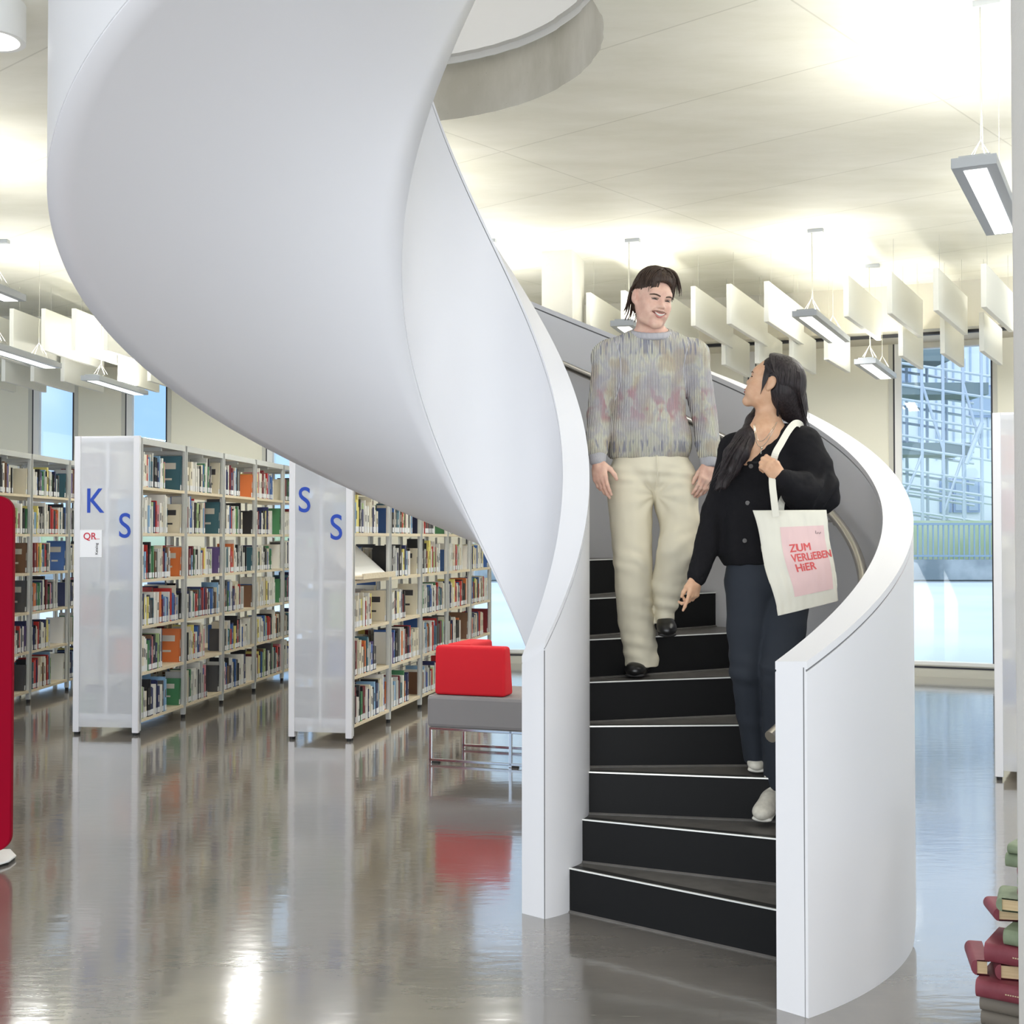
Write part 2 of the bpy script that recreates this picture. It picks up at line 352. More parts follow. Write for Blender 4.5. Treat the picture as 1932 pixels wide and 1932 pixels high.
for a, b, k in spans:
    t = thing('window_%d' % k, 'full-height facade window %s' % {1: 'far left outside the frame', 2: 'farthest left showing blue sky', 3: 'second from the left showing blue sky', 4: 'above the end of the K bookcase', 5: 'behind the red and grey bench', 6: 'thin strip between the baffles above the woman', 7: 'at the right showing scaffolding', 8: 'hidden behind the right column'}[k], None)
    t['kind'] = 'structure'
    f = MB(); fw = 0.05/RW
    arcwall(f, RW-0.01, a, a+fw, 0.0, HEAD, 0.14); arcwall(f, RW-0.01, b-fw, b, 0, HEAD, 0.14)
    arcwall(f, RW-0.03, a, b, 0.0, 0.13, 0.18); arcwall(f, RW-0.01, a, b, HEAD-0.06, HEAD, 0.14)
    f.build('window_frame', frame_alu, t)
    g = MB(); gw = 0.018/RW
    arcwall(g, RW-0.013, a+fw, a+fw+gw, 0.13, HEAD, 0.1); arcwall(g, RW-0.013, b-fw-gw, b-fw, 0.13, HEAD, 0.1)
    arcwall(g, RW-0.035, a, b, 0.095, 0.115, 0.1)
    g.build('gasket', gasket, t)
    w = MB(); arcwall(w, RW-0.018, a+fw+gw, a+fw+gw+0.07/RW, 0.13, HEAD, 0.1); arcwall(w, RW-0.04, a, b, 0.13, 0.165, 0.14)
    w.build('reveal', white_paint, t)
    p = MB(); arcwall(p, RW+0.06, a+fw, b-fw, 0.13, HEAD, 0.008)
    p.build('glass_pane', glass_m, t)

# pillars
mb = MB(); c0, c1 = Vector((0.276, 11.62)), Vector((0.557, 11.54)); d = (c1-c0).normalized(); nn = Vector((-d.y, d.x))
mb.prism([tuple(c0), tuple(c1), tuple(c1+nn*0.5), tuple(c0+nn*0.5)], 0, CEIL)
tag(mb.build('concrete_pillar', pillar_m), 'rectangular concrete pillar rising to the ceiling behind the staircase', 'pillar')
mb = MB(); pts = []
x0, y0, w, r = 1.339, 3.08, 0.5, 0.045
for cx_, cy_, a0 in ((x0+r, y0+r, PI), (x0+w-r, y0+r, 1.5*PI), (x0+w-r, y0+w-r-0.2, 0), (x0+r, y0+w-r-0.2, 0.5*PI)):
    for j in range(7): pts.append((cx_+r*math.cos(a0+j*PI/12), cy_+r*math.sin(a0+j*PI/12)))
mb.prism(pts, 0, CEIL)
tag(mb.build('white_column', mat('column_paint', (222, 219, 214), 0.55, bump=(60, 0.15)), smooth=40), 'pale white column with rounded corners at the right edge, nearest the viewer', 'column')

# outdoors
mb = MB(); mb.box(-70, 90, 8.0, 120, -0.08, -0.205)
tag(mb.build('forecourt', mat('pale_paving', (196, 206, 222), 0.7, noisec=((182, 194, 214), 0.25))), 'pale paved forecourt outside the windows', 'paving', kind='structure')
B = thing('neighbouring_building', 'white building with standing-seam cladding and small windows behind the scaffolding outside', 'building', (20, 62, 0))
mb = MB(); mb.box(-22, 30, 0, 6, 0, 14.0)
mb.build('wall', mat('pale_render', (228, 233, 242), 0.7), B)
mb = MB()
for i in range(60): mb.box(-22+i*0.85, -21.93+i*0.85, -0.09, -0.005, 5.4, 13.6, 0, T(rz=0.0))
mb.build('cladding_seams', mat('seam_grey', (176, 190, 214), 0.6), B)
for i, (px0, px1, z0, z1) in enumerate([(1801, 1817, 2.9, 4.4), (1826, 1843, 2.9, 4.4), (1776, 1790, 2.9, 4.4), (1833, 1880, 7.6, 9.0), (1690, 1715, 9.3, 10.4), (1740, 1800, 12.4, 13.3), (1430, 1480, 2.9, 4.4), (940, 975, 3.0, 4.6)]):
    X0, X1 = at(px0, 900, 62).x-20, at(px1, 900, 62).x-20
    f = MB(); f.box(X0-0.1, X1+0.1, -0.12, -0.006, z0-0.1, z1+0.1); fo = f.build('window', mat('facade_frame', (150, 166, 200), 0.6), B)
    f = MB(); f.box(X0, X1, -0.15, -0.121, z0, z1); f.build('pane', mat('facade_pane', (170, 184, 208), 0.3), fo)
mb = MB(); mb.box(-30, 70, 47.5, 61.5, 0, 2.2)
for i in range(200):
    pass
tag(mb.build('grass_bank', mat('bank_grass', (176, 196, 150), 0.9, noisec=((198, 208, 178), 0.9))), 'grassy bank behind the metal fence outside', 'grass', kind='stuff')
F = thing('metal_fence', 'long metal bar fence on a concrete plinth outside the right window', 'fence', (0, 46, 0))
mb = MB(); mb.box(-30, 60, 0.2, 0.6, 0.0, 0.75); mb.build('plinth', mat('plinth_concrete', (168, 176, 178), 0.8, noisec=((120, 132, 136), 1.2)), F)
mb = MB()
x = 10.0
while x < 22: mb.box(x, x+0.05, 0.3, 0.34, 0.75, 2.05); x += 0.19
mb.box(-30, 60, 0.28, 0.36, 2.02, 2.1); mb.box(-30, 60, 0.28, 0.36, 0.85, 0.92)
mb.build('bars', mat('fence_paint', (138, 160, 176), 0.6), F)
S = thing('scaffold', 'steel tube scaffolding with platforms outside the right window', 'scaffold', (0, 52, 0))
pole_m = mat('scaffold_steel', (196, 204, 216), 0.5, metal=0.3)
xs = [at(p, 900, 52).x for p in (1695, 1740, 1780, 1818, 1853)]
for dy in (0, 2.0):
    for x in xs:
        mb = MB(); mb.tube([(x, dy, 1.8), (x, dy, 10.2-0.8*(x-xs[0])/3)], 0.07, 6); mb.build('upright', pole_m, S)
for z in (2.5, 3.3, 3.6, 4.2, 5.1, 5.6, 6.4, 7.1, 7.7, 8.6):
    for dy in (0, 2.0):
        mb = MB(); mb.tube([(xs[0]-0.8, dy, z+0.35), (xs[-1]+0.4, dy, z-0.35)], 0.06, 6); mb.build('ledger', pole_m, S)
for z, xa, xb in ((5.0, 0, 3), (7.5, 0, 4), (8.9, 0, 2)):
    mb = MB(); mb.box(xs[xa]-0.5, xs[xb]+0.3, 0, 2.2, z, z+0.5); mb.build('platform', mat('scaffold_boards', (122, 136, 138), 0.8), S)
for i in range(4):
    mb = MB(); mb.tube([(xs[i], 0, 2.6), (xs[i+1], 0, 5.0)] if i % 2 == 0 else [(xs[i+1], 0, 5.2), (xs[i], 0, 8.0)], 0.06, 6); mb.build('brace', pole_m, S)
mb = MB(); mb.tube([(xs[3], -0.3, 4.6), (xs[4]-0.1, -0.3, 6.3)], 0.1, 6); mb.build('brace', pole_m, S)
# ---------------------------------------------------------------- spiral staircase
RISE, RI, TI, RO, TO, P1, DP = 0.178, 0.4667, 0.1155, 1.6756, 0.1157, -0.6704, 0.2398
NST = 26
def hz(ph): return RISE*(1+(ph-P1)/DP)
def sp(r, ph, z): return Vector((SCX+r*math.cos(ph), SCY+r*math.sin(ph), z))
ST = thing('spiral_staircase', 'white spiral staircase with solid curved parapets and black steps winding up to the ceiling opening', 'staircase', (SCX, SCY, 0))
def loc(v): return Vector(v)-Vector((SCX, SCY, 0))
PHE = P1+DP*(NST-1)+0.35
def parapet(name, r1, r2, s1, s2, top, bot, N=300):
    mb = MB(); prof_n = 12
    def prof(k):
        t = k/N
        res = []
        P = [(0, -9), (0, -.034), (.004, -.034), (.004, -.026), (0, -.026), (0, 0), (1, 0), (1, -.026), (2, -.026), (2, -.034), (1, -.034), (1, -9)]
        for side, dz in P:
            if side == 0: r = r1; s0 = s1
            elif side == 1: r = r2; s0 = s2
            elif side == 2: r = r2-0.004; s0 = s2
            else: r = r1+0.004; s0 = s1
            ph = s0+(PHE-s0)*t
            z = hz(ph)+top+dz if dz > -5 else max(0.0, hz(ph)+bot)
            res.append(loc(sp(r, ph, z)))
        return res
    for k in range(N+1): mb.v += [tuple(v) for v in prof(k)]
    for k in range(N):
        for j in range(prof_n):
            a = k*prof_n+j; b = k*prof_n+(j+1) % prof_n
            mb.f.append((a, a+prof_n, b+prof_n, b)); mb.m.append(1 if j in (2, 8) else 0)
    mb.f.append(tuple(range(prof_n))); mb.m.append(0)
    mb.f.append(tuple(N*prof_n+j for j in range(prof_n-1, -1, -1))); mb.m.append(0)
    return mb.build(name, [white_steel, gap_dark], ST, smooth=35)
ii = parapet('inner_parapet', RI-TI, RI, -1.066, -0.977, 1.1655, -0.357)
ii['label'] = 'tight white inner parapet around the open well'
oo = parapet('outer_parapet', RO, RO+TO, -0.937, -0.926, 1.1497, -0.360)
oo['label'] = 'wide white outer parapet with a flat top'
# newel joint lines and small screws on the end faces
for r, s in ((RI-0.002, -0.9775), (RO+TO-0.012, -0.9268)):
    mb = MB(); z1 = hz(s)+1.13
    p = loc(sp(r, s, 0)); dv = Vector((math.sin(s), -math.cos(s), 0)); rv = Vector((math.cos(s), math.sin(s), 0))
    M = Matrix(((rv.x, dv.x, 0, p.x), (rv.y, dv.y, 0, p.y), (0, 0, 1, 0), (0, 0, 0, 1)))
    mb.box(-0.002, 0.002, -0.002, 0.0006, 0.0, z1, 0, M)
    mb.build('joint_line', gap_dark, ST)
# soffit: a helicoid between both bottom edges
mb = MB(); N = 300; K = 14
s0 = P1+DP*(0.357/RISE-1)
for k in range(N+1):
    ph = s0+(PHE-s0)*k/N
    for j in range(K+1):
        r = RI-TI+0.003+(RO+TO-0.006-RI+TI)*j/K
        sag = -0.0*math.sin(PI*j/K)
        mb.v.append(tuple(loc(sp(r, ph, max(0.0, hz(ph)-0.3585)+sag))))
for k in range(N):
    for j in range(K):
        a = k*(K+1)+j; mb.f.append((a, a+1, a+K+2, a+K+1)); mb.m.append(0)
so = mb.build('soffit', white_steel, ST, smooth=60); so['label'] = 'smooth lavender-white curved underside of the flight'
sm = so.modifiers.new('solid', 'SOLIDIFY'); sm.thickness = 0.01; sm.offset = -1
# steps: tread wedge with black riser; nosing strip as sub-part
for k in range(1, NST+1):
    a0 = P1+(k-1)*DP; a1 = a0+DP; z = k*RISE
    mb = MB(); n = 10; R1, R2 = RI-0.002, RO+0.002
    ths = [a0+(a1+0.03-a0)*i/n for i in range(n+1)]
    top = [loc(sp(R1, t, z)) for t in ths]+[loc(sp(R2, t, z)) for t in ths]
    lo_ = [v-Vector((0, 0, RISE*0.98-RISE*0.97*min(1, (t-a0)/DP))) for v, t in zip(top, ths+ths)]
    mb.v = [tuple(v) for v in top+lo_]; m_ = n+1; q = 2*m_
    for i in range(n):
        mb.f.append((i, m_+i, m_+i+1, i+1)); mb.m.append(0)
        mb.f.append((q+i, q+i+1, q+m_+i+1, q+m_+i)); mb.m.append(1)
        mb.f.append((i, i+1, q+i+1, q+i)); mb.m.append(1); mb.f.append((m_+i+1, m_+i, q+m_+i, q+m_+i+1)); mb.m.append(1)
    mb.f.append((0, q, q+m_, m_)); mb.m.append(1); mb.f.append((n, m_+n, q+m_+n, q+n)); mb.m.append(1)
    # dark anti-slip band behind the nosing
    d0 = Vector((-math.sin(a0), math.cos(a0), 0))
    p1, p2 = loc(sp(R1, a0, z+0.0006)), loc(sp(R2, a0, z+0.0006)); w = 0.055
    mb.add([p1, p2, p2+d0*w, p1+d0*w], [(0, 1, 2, 3)], 2)
    # grey skirting bead at the foot of the riser
    b1, b2 = loc(sp(R1, a0, z-RISE)), loc(sp(R2, a0, z-RISE)); u = Vector((0, 0, 0.008)); e = d0*-0.008
    mb.add([b1, b2, b2+e, b1+e, b1+u, b2+u, b2+e+u*0.4, b1+e+u*0.4], [(4, 5, 6, 7), (7, 6, 2, 3)], 0)
    st = mb.build('step', [tread_grey, black_riser, tread_band], ST)
    nb = MB(); e = d0*-0.004; u = Vector((0, 0, 0.0035)); p1 = loc(sp(R1, a0, z)); p2 = loc(sp(R2, a0, z))
    nb.add([p1+e+u, p2+e+u, p2-e+u, p1-e+u, p1+e-u*0.6, p2+e-u*0.6, p2-e-u*0.6, p1-e-u*0.6], [(0, 1, 2, 3), (4, 7, 6, 5), (0, 4, 5, 1), (3, 2, 6, 7), (0, 3, 7, 4), (1, 5, 6, 2)])
    no = nb.build('nosing_strip', alu, st)
# handrail on brackets inside the outer parapet
mb = MB(); A = np.linspace(-0.90, PHE-0.1, 160)
mb.tube([loc(sp(1.60, a, hz(a)+0.86)) for a in A], 0.0215, 12)
hr = mb.build('handrail', steel, ST, smooth=50)
for a in np.arange(-0.6, PHE-0.2, 0.82):
    b = MB(); z = hz(a)+0.86
    b.tube([loc(sp(1.60, a, z-0.02)), loc(sp(1.60, a, z-0.07)), loc(sp(1.625, a, z-0.085)), loc(sp(1.678, a, z-0.085))], 0.007, 8)
    b.tube([loc(sp(1.669, a, z-0.085)), loc(sp(1.678, a, z-0.085))], 0.022, 12)
    b.build('bracket', steel, hr)
# ---------------------------------------------------------------- bookcases (rows fanned about FO)
SHZ = [0.115+0.365*i for i in range(6)]; BAY = 0.93; CH = 2.325
RNG = random.Random(7)
def bookcase(name_label, fc, ang, bays, width, group=None, letters=None, qr=False):
    """fc: front right foot corner; ang: direction of the row from +Y towards +X. local x across (right), y along the row"""
    t = thing('bookcase', name_label, 'bookcase', (fc[0], fc[1], 0), -ang, group)
    for i in range(bays+1):
        for x in (-0.035, -width):
            p = MB(); y = i*BAY
            p.box(x, x+0.035, y-0.0175, y+0.0175, 0.03, CH); p.box(x+0.012 if x > -0.1 else x, x+0.035 if x > -0.1 else x+0.023, y-0.03, y+0.03, 0.10, CH-0.05)
            p.cyl((x+0.0175, y), 0.017, 0, 0.03, 12, 1)
            p.build('post', [shelf_metal, black_rubber], t)
        # cross ties between the posts
    p = MB(); p.box(-width, 0, -0.02, bays*BAY+0.02, CH-0.03, CH); p.box(-width, -width+0.02, 0, bays*BAY, CH-0.06, CH-0.03); p.box(-0.02, 0, 0, bays*BAY, CH-0.05, CH-0.03)
    for i in range(1, bays*2): p.box(-width+0.03, -0.03, i*BAY/2-0.012, i*BAY/2+0.012, CH-0.075, CH-0.045)
    p.build('top_panel', shelf_metal, t)
    for i in range(bays):
        for z in SHZ:
            p = MB(); y0, y1 = i*BAY+0.02, (i+1)*BAY-0.02
            p.box(-width+0.005, -0.003, y0, y1, z-0.024, z)
            s = p.build('shelf', shelf_wood, t)
            q = MB(); q.tube([(-width/2, y0, z+0.23), (-width/2, y1, z+0.23)], 0.003, 5, caps=False); q.box(-width/2-0.01, -width/2+0.01, (y0+y1)/2-0.008, (y0+y1)/2+0.008, z, z+0.33)
            q.build('divider_rail', shelf_metal, s)
    # end panel facing the viewer: frosted sheet held by white uprights
    e = MB(); y = -0.034
    for x0, x1 in ((-width-0.004, -width+0.045), (-0.045, 0.004)): e.box(x0, x1, y-0.016, y+0.016, 0.02, CH+0.01)
    e.box(-width/2-0.014, -width/2+0.014, y-0.005, y+0.014, 0.12, CH)
    for z in (0.12, CH-0.035): e.box(-width+0.045, -0.045, y-0.006, y+0.012, z, z+0.045)
    for z in (0.70, 1.0): pass
    eo = e.build('end_frame', white_steel, t, bevel=0.002)
    e = MB(); e.box(-width+0.04, -0.04, y-0.011, y-0.007, 0.06, CH-0.005); e.build('frosted_sheet', frosted, eo)
    for x in (-width+0.02, -0.02): e = MB(); e.cyl((x, y), 0.018, 0, 0.02, 12); e.build('foot', black_rubber, eo)
    e = MB()
    for z in SHZ: e.box(-width+0.045, -0.045, y+0.018, y+0.021, z+0.16, z+0.166); e.box(-width+0.045, -0.045, y+0.016, y+0.030, z-0.02, z)
    e.build('brace_wire', white_steel, eo)
    if letters:
        for ch, x, z in letters:
            L = text_mb(ch, 0.275, 0.0015, 0.002); xf(L, T((x, y-0.0125, z), rx=PI/2) @ Matrix.Diagonal((0.86, 1, 1, 1)))
            lo_ = L.build('letter', mat('letter_blue', (28, 70, 178), 0.5), eo); lo_['label'] = 'blue capital %s on the frosted end panel' % ch
    if qr:
        q = MB(); q.box(-width+0.035, -width+0.225, y-0.0135, y-0.0115, 1.385, 1.60); sg = q.build('paper_sign', mat('paper', (248, 248, 250), 0.7), eo); sg['label'] = 'white paper sign reading QR and Katalog'
        L = text_mb('QR', 0.075, 0.001, 0.001); xf(L, T((-width+0.072, y-0.0145, 1.525), rx=PI/2)); L.build('lettering', mat('sign_red', (205, 50, 70), 0.6), sg)
        q = MB()
        for i in range(9): q.box(-width+0.155+i*0.006, -width+0.159+i*0.006, y-0.0142, y-0.0136, 1.526, 1.530+0.002*(i % 2))
        q.build('small_print', mat('sign_red', (0, 0, 0)), sg)
        L = text_mb('Katalog', 0.030, 0.0003, 0.001); xf(L, T((-width+0.192, y-0.0145, 1.405), rx=PI/2) @ Matrix.Rotation(PI/2, 4, 'Z')); L.build('lettering', mat('sign_black', (40, 40, 40), 0.6), sg)
    return t
a_K, a_S, a_L, a_R = [math.radians(v) for v in (6.9, 12.0, 1.8, 27.0)]
f_K, f_S, f_R = (-2.905, 9.835), (-1.205, 9.56), (3.585, 7.80)
f_L = (-4.492-3*0.93*math.sin(a_L)+0.02, 11.76-2*0.93*math.cos(a_L))
cases = [
 ('K', bookcase('tall white bookcase with K and S on its frosted end panel and a paper sign', f_K, a_K, 5, 0.525, 'library bookcases', [('K', -0.440, 1.735), ('S', -0.168, 1.54)], True), f_K, a_K, 5, 0.525),
 ('SS', bookcase('tall white bookcase with two blue S letters on its frosted end panel', f_S, a_S, 5, 0.50, 'library bookcases', [('S', -0.435, 1.735), ('S', -0.178, 1.525)]), f_S, a_S, 5, 0.50),
 ('left', bookcase('tall grey bookcase at the left edge behind the red partition', f_L, a_L, 4, 0.525, 'library bookcases'), f_L, a_L, 4, 0.525),
 ('right', bookcase('tall white bookcase half hidden behind the white column at the right', f_R, a_R, 4, 0.55, 'library bookcases'), f_R, a_R, 4, 0.55)]

# angled display shelf in the first bay of the S bookcase
dm = MB()
M = T((f_S[0], f_S[1], 0), -a_S)
D = thing('display_shelf', 'sloping white display shelf with birch ledge in the bookcase marked S S', 'shelf', (f_S[0], f_S[1], 0), -a_S)
dm.add([(-0.46, 0.06, 1.63), (-0.46, 0.86, 1.63), (-0.02, 0.86, 1.25), (-0.02, 0.06, 1.25), (-0.46, 0.06, 1.612), (-0.46, 0.86, 1.612), (-0.02, 0.86, 1.232), (-0.02, 0.06, 1.232)],
       [(0, 3, 2, 1), (4, 5, 6, 7), (0, 1, 5, 4), (2, 3, 7, 6), (0, 4, 7, 3), (1, 2, 6, 5)])
dm.build('sloping_panel', white_paint, D)
dm = MB(); dm.box(-0.03, 0.06, 0.05, 0.87, 1.218, 1.242); dm.box(0.05, 0.062, 0.05, 0.87, 1.218, 1.262); dm.build('ledge', shelf_wood, D)

# ---------------------------------------------------------------- books
BC = [('white', (240, 238, 230), 30), ('cream', (230, 222, 200), 16), ('light grey', (206, 206, 202), 11), ('black', (36, 35, 37), 15), ('dark grey', (86, 86, 88), 7), ('navy blue', (48, 54, 98), 8),
      ('blue', (62, 104, 172), 6), ('light blue', (144, 184, 218), 5), ('red', (194, 54, 50), 6), ('dark red', (126, 44, 52), 5), ('orange', (220, 122, 66), 3), ('yellow', (238, 224, 130), 4),
      ('green', (74, 134, 92), 3), ('pale green', (182, 204, 148), 3), ('brown', (122, 90, 68), 5), ('teal', (66, 108, 122), 3), ('purple', (106, 88, 142), 2), ('pink', (214, 142, 152), 2)]
BM = {n: mat('cover_'+n.replace(' ', '_'), c, 0.45) for n, c, w in BC}
BAG = [n for n, c, w in BC for _ in range(w)]
pages_m = mat('book_pages', (232, 226, 206), 0.8); label_m = mat('shelfmark_label', (236, 238, 240), 0.6); band_m = mat('spine_print', (210, 206, 196), 0.6); dark_m = mat('spine_print_dark', (60, 60, 64), 0.6)
STK = list(BM.values())+[pages_m, label_m, band_m, dark_m]; SIDX = {n: i for i, n in enumerate(BM)}
def book_shape(mb, M, th, h, d, ci, pi_, li, bi, label=True, band=0.0, cover_front=False):
    """spine on the +x face (x=0), cover thickness visible; y along the shelf"""
    c = 0.0025
    mb.box(-d, 0, 0, c, 0, h, ci, M); mb.box(-d, 0, th-c, th, 0, h, ci, M)          # boards
    mb.box(-0.004, 0.0, 0, th, 0, h, ci, M)                                         # spine
    mb.box(-d+0.004, -0.004, c, th-c, 0.003, h-0.004, pi_, M)                       # page block
    if label: mb.box(0.0, 0.0008, 0.001, th-0.001, 0.008, 0.050, li, M)
    if band:
        mb.box(0.0, 0.0006, th*0.3, th*0.7, h*0.42, h*(0.42+band), bi, M)
places = []
def fill(case, fc, ang, bays, width, side, rng, back=False):
    R = Matrix.Translation((fc[0], fc[1], 0)) @ Matrix.Rotation(-ang, 4, 'Z')
    for b in range(bays):
        for s, z in enumerate(SHZ):
            if case == 'SS' and not back and b == 0 and s == 3: continue
            y = b*BAY+0.035+rng.random()*0.03; yend = (b+1)*BAY-0.035; yend -= rng.choice([0.02, 0.08, 0.22, 0.28, 0.34, 0.40]) if not back else 0.2
            run = None; first = []; base_h = rng.uniform(0.205, 0.25)
            while y < yend:
                if run is None or rng.random() < 0.75: col = rng.choice(BAG); run = col
                else: col = run
                th = rng.choice([0.012, 0.016, 0.019, 0.022, 0.026, 0.03, 0.038]); 
                if back: th *= 1.6
                h = min(0.325, base_h+rng.uniform(-0.035, 0.05)+(0.04 if rng.random() < 0.1 else 0)); d = rng.uniform(0.14, 0.19)
                if y+th > yend: break
                first.append((y, th, h, d, col)); y += th+0.0008
            for j, (yy, th, h, d, col) in enumerate(first):
                inset = rng.uniform(0.004, 0.016)
                if not back: M = R @ Matrix.Translation((-inset, yy, z))
                else: M = R @ Matrix.Translation((-width+inset, yy+th, z)) @ Matrix.Rotation(PI, 4, 'Z')
                places.append((case, b, s, j, len(first), M, th, h, d, col, rng.random(), back))
            # a face-on volume standing at the far end of some runs (its cover faces the viewer)
            if not back and rng.random() < 0.75 and yend < (b+1)*BAY-0.06:
                w = rng.uniform(0.17, 0.22); h = rng.uniform(0.22, 0.30); yy = (b+1)*BAY-0.065
                M = R @ Matrix.Translation((-0.03, yy, z)) @ Matrix.Rotation(-0.06, 4, 'X')
                places.append((case, b, s, 99, len(first), M, 0.03, h, w, rng.choice(['dark red', 'cream', 'black', 'blue', 'brown', 'orange', 'dark grey', 'purple', 'green', 'white', 'teal']), rng.random(), back))
rngb = random.Random(11)
for nm_, t_, fc, ang, bays, width in cases:
    if nm_ != 'right':
        fill(nm_, fc, ang, bays, width, 1, rngb)
    fill(nm_, fc, ang, 2 if nm_ != 'right' else 1, width, -1, rngb, True)
for case_, items in (('K', ((5, 'cream', -.03), (4, 'light blue', -.03), (3, 'blue', -.02), (2, 'teal', -.03), (1, 'orange', -.04), (0, 'dark grey', -.05), (5, 'brown', -.34))),
                     ('SS', ((5, 'light grey', -.04), (2, 'pale green', -.03), (1, 'blue', -.03), (0, 'dark red', -.03))), ('right', ((4, 'pink', -.36), (3, 'cream', -.36), (2, 'light grey', -.34), (1, 'blue', -.36), (0, 'cream', -.36)))):
    fc, ang = [(q[2], q[3]) for q in cases if q[0] == case_][0]
    R_ = Matrix.Translation((fc[0], fc[1], 0)) @ Matrix.Rotation(-ang, 4, 'Z')
    for s, col, x in items: places.append((case_, 0, s, 98, 1, R_ @ Matrix.Translation((x, 0.010, SHZ[s])), 0.022, 0.27, 0.17, col, 0.2, True))
# which ones show largest: in front of the camera, inside the frame, not behind the stair or the frosted panels
vis = []
OUTL = [(0, 540), (123, 493), (196, 616), (246, 667), (290, 711), (397, 782), (496, 840), (560, 872), (671, 925), (735, 951), (790, 974), (846, 997), (885, 1020), (922, 1059), (957, 1134), (988, 1206)]
for i, pl in enumerate(places):
    case, b, s, j, n_, M, th, h, d, col, rr, back = pl
    p = M @ Vector((0, th/2, h/2)); X, Y, Z = p
    zz = Z-EYE; dd = Y*CP+zz*SP; uu = zz*CP-Y*SP; px = 966+FPX*X/dd; py = 966-FPX*uu/dd
    ok = (not back) and 36 < px < 985 and not (541 < px < 664 and True) and not (141 < px < 262) and case != 'right'
    yl = np.interp(px, [q[0] for q in OUTL], [q[1] for q in OUTL]); ok = ok and py > yl+4
    if case == 'K' and px > 540: ok = False
    if 800 < px and py > 1240: ok = False
    area_px = (th*FPX/dd+2)*(h*FPX/dd)
    vis.append((area_px if ok else -1, i))
big = set(i for a, i in sorted(vis, reverse=True)[:300] if a > 0)
ordn = ['first', 'second', 'third', 'fourth', 'fifth', 'sixth', 'seventh']
CN = {'K': 'K bookcase', 'SS': 'bookcase marked S S', 'left': 'leftmost bookcase'}
rest = MB(); nO = lambda k: '%d%s' % (k, 'th' if 10 <= k % 100 <= 20 else {1: 'st', 2: 'nd', 3: 'rd'}.get(k % 10, 'th'))
for i, (case, b, s, j, n_, M, th, h, d, col, rr, back) in enumerate(places):
    band = 0.25 if rr > 0.45 else 0
    if i in big:
        mb = MB(); dk = col in ('white', 'cream', 'light grey', 'yellow', 'pale green', 'light blue', 'pink')
        book_shape(mb, Matrix.Identity(4), th, h, d, 0, 1, 2, 3, True, band)
        if j == 99:   # face-on: a printed block and a title bar on the cover
            mb.box(-d*0.85, -d*0.2, -0.0006, 0, h*0.62, h*0.8, 3); mb.box(-d*0.7, -d*0.35, -0.0006, 0, h*0.3, h*0.36, 3)
        o = mb.build('book', [BM[col], pages_m, label_m, dark_m if dk else band_m])
        o.matrix_world = M
        size = ('slim' if th < 0.018 else 'thick' if th > 0.028 else 'medium')
        row = ordn[5-s]
        if j == 99: lab = '%s book turned cover forward, %s shelf down, %s bay, %s' % (col, row, ordn[b], CN[case])
        else: lab = '%s %s book, %s from left, %s shelf down, %s bay, %s' % (size, col, nO(j+1), row, ordn[b], CN[case])
        tag(o, lab, 'book', 'books on the bookcase shelves')
    else:
        book_shape(rest, M, th, h, d, SIDX[col], len(BC), len(BC)+1, len(BC)+(3 if rr > .7 else 2), True, band)
tag(rest.build('small_books', STK), 'remaining rows of books farther along and behind on the bookcase shelves', 'books', 'books on the bookcase shelves', 'stuff')
print('books', len(places), len(big))
# ---------------------------------------------------------------- hanging baffles
def baffle(px, R, zb, L, h, label, th=0.045, rot=math.radians(4.7), cable=True):
    a = ang_px(px, R); p = pol(R, a); ang = a+rot
    t = thing('acoustic_baffle', label, 'baffle', (p.x, p.y, zb), -ang, 'white acoustic baffles hanging from the ceiling')
    m = MB(); m.box(0, th, 0, L, 0, h); m.build('felt_panel', baffle_m, t, bevel=0.003)
    c = MB()
    for y in (0.12*L, 0.88*L): c.tube([(th/2, y, h), (th/2, y, CEIL-zb)], 0.0015, 4)
    c.build('hanging_wire', cable_m, t)
n1 = [1106, 1172, 1238, 1304.6, 1372, 1443, 1594, 1676, 1763.5, 1854]
w1 = ['above the far end of the staircase, left of the man', 'hidden mostly by the man, left of his face', 'hidden behind the head of the man', 'first to the right of the man', 'second to the right of the man', 'brightly lit, just left of the lamp above the woman', 'just right of the lamp above the woman', 'upper row, third from the right', 'upper row, second from the right', 'brightly lit, upper row, farthest right']
for px, w in zip(n1, w1): baffle(px, 21.2, 3.5, 1.5, 0.37, 'white hanging baffle %s' % w)
n2 = [(1362, 'lower row, beside the right shoulder of the man'), (1425, 'lower row, directly above the forehead of the woman'), (1490, 'lower row, right above the hair of the woman'), (1556, 'lower row, brightly lit below the lamp'), (1697, 'lower row, over the left part of the right window'), (1776, 'lower row, over the middle of the right window'), (1850, 'lower row, over the right edge of the right window')]
for px, w in n2: baffle(px, 22.45, 3.3, 1.1, 0.37, 'white hanging baffle, %s' % w)
n3 = [(-52, 'partly outside the left edge, upper row'), (14.5, 'upper left row, first from the left edge'), (74.5, 'upper left row, second from the left edge'), (132, 'upper left row, third from the left edge'), (193, 'upper left row, brightly lit beside the staircase')]
for px, w in n3: baffle(px, 21.6, 3.5, 1.5, 0.44, 'white hanging baffle, %s' % w)
n4 = [(-60, 'lower left row, farthest left at the edge'), (0, 'lower left row, left of the first blue window'), (55, 'lower left row, crossing the first blue window'), (112, 'lower left row, brightly lit above the small lamp'), (220, 'lower left row, above the second blue window'), (276, 'lower left row, under the rim of the staircase'), (335, 'lower left row, farthest right under the staircase')]
for px, w in n4: baffle(px, 22.6, 3.3, 1.1, 0.37, 'white hanging baffle, %s' % w)

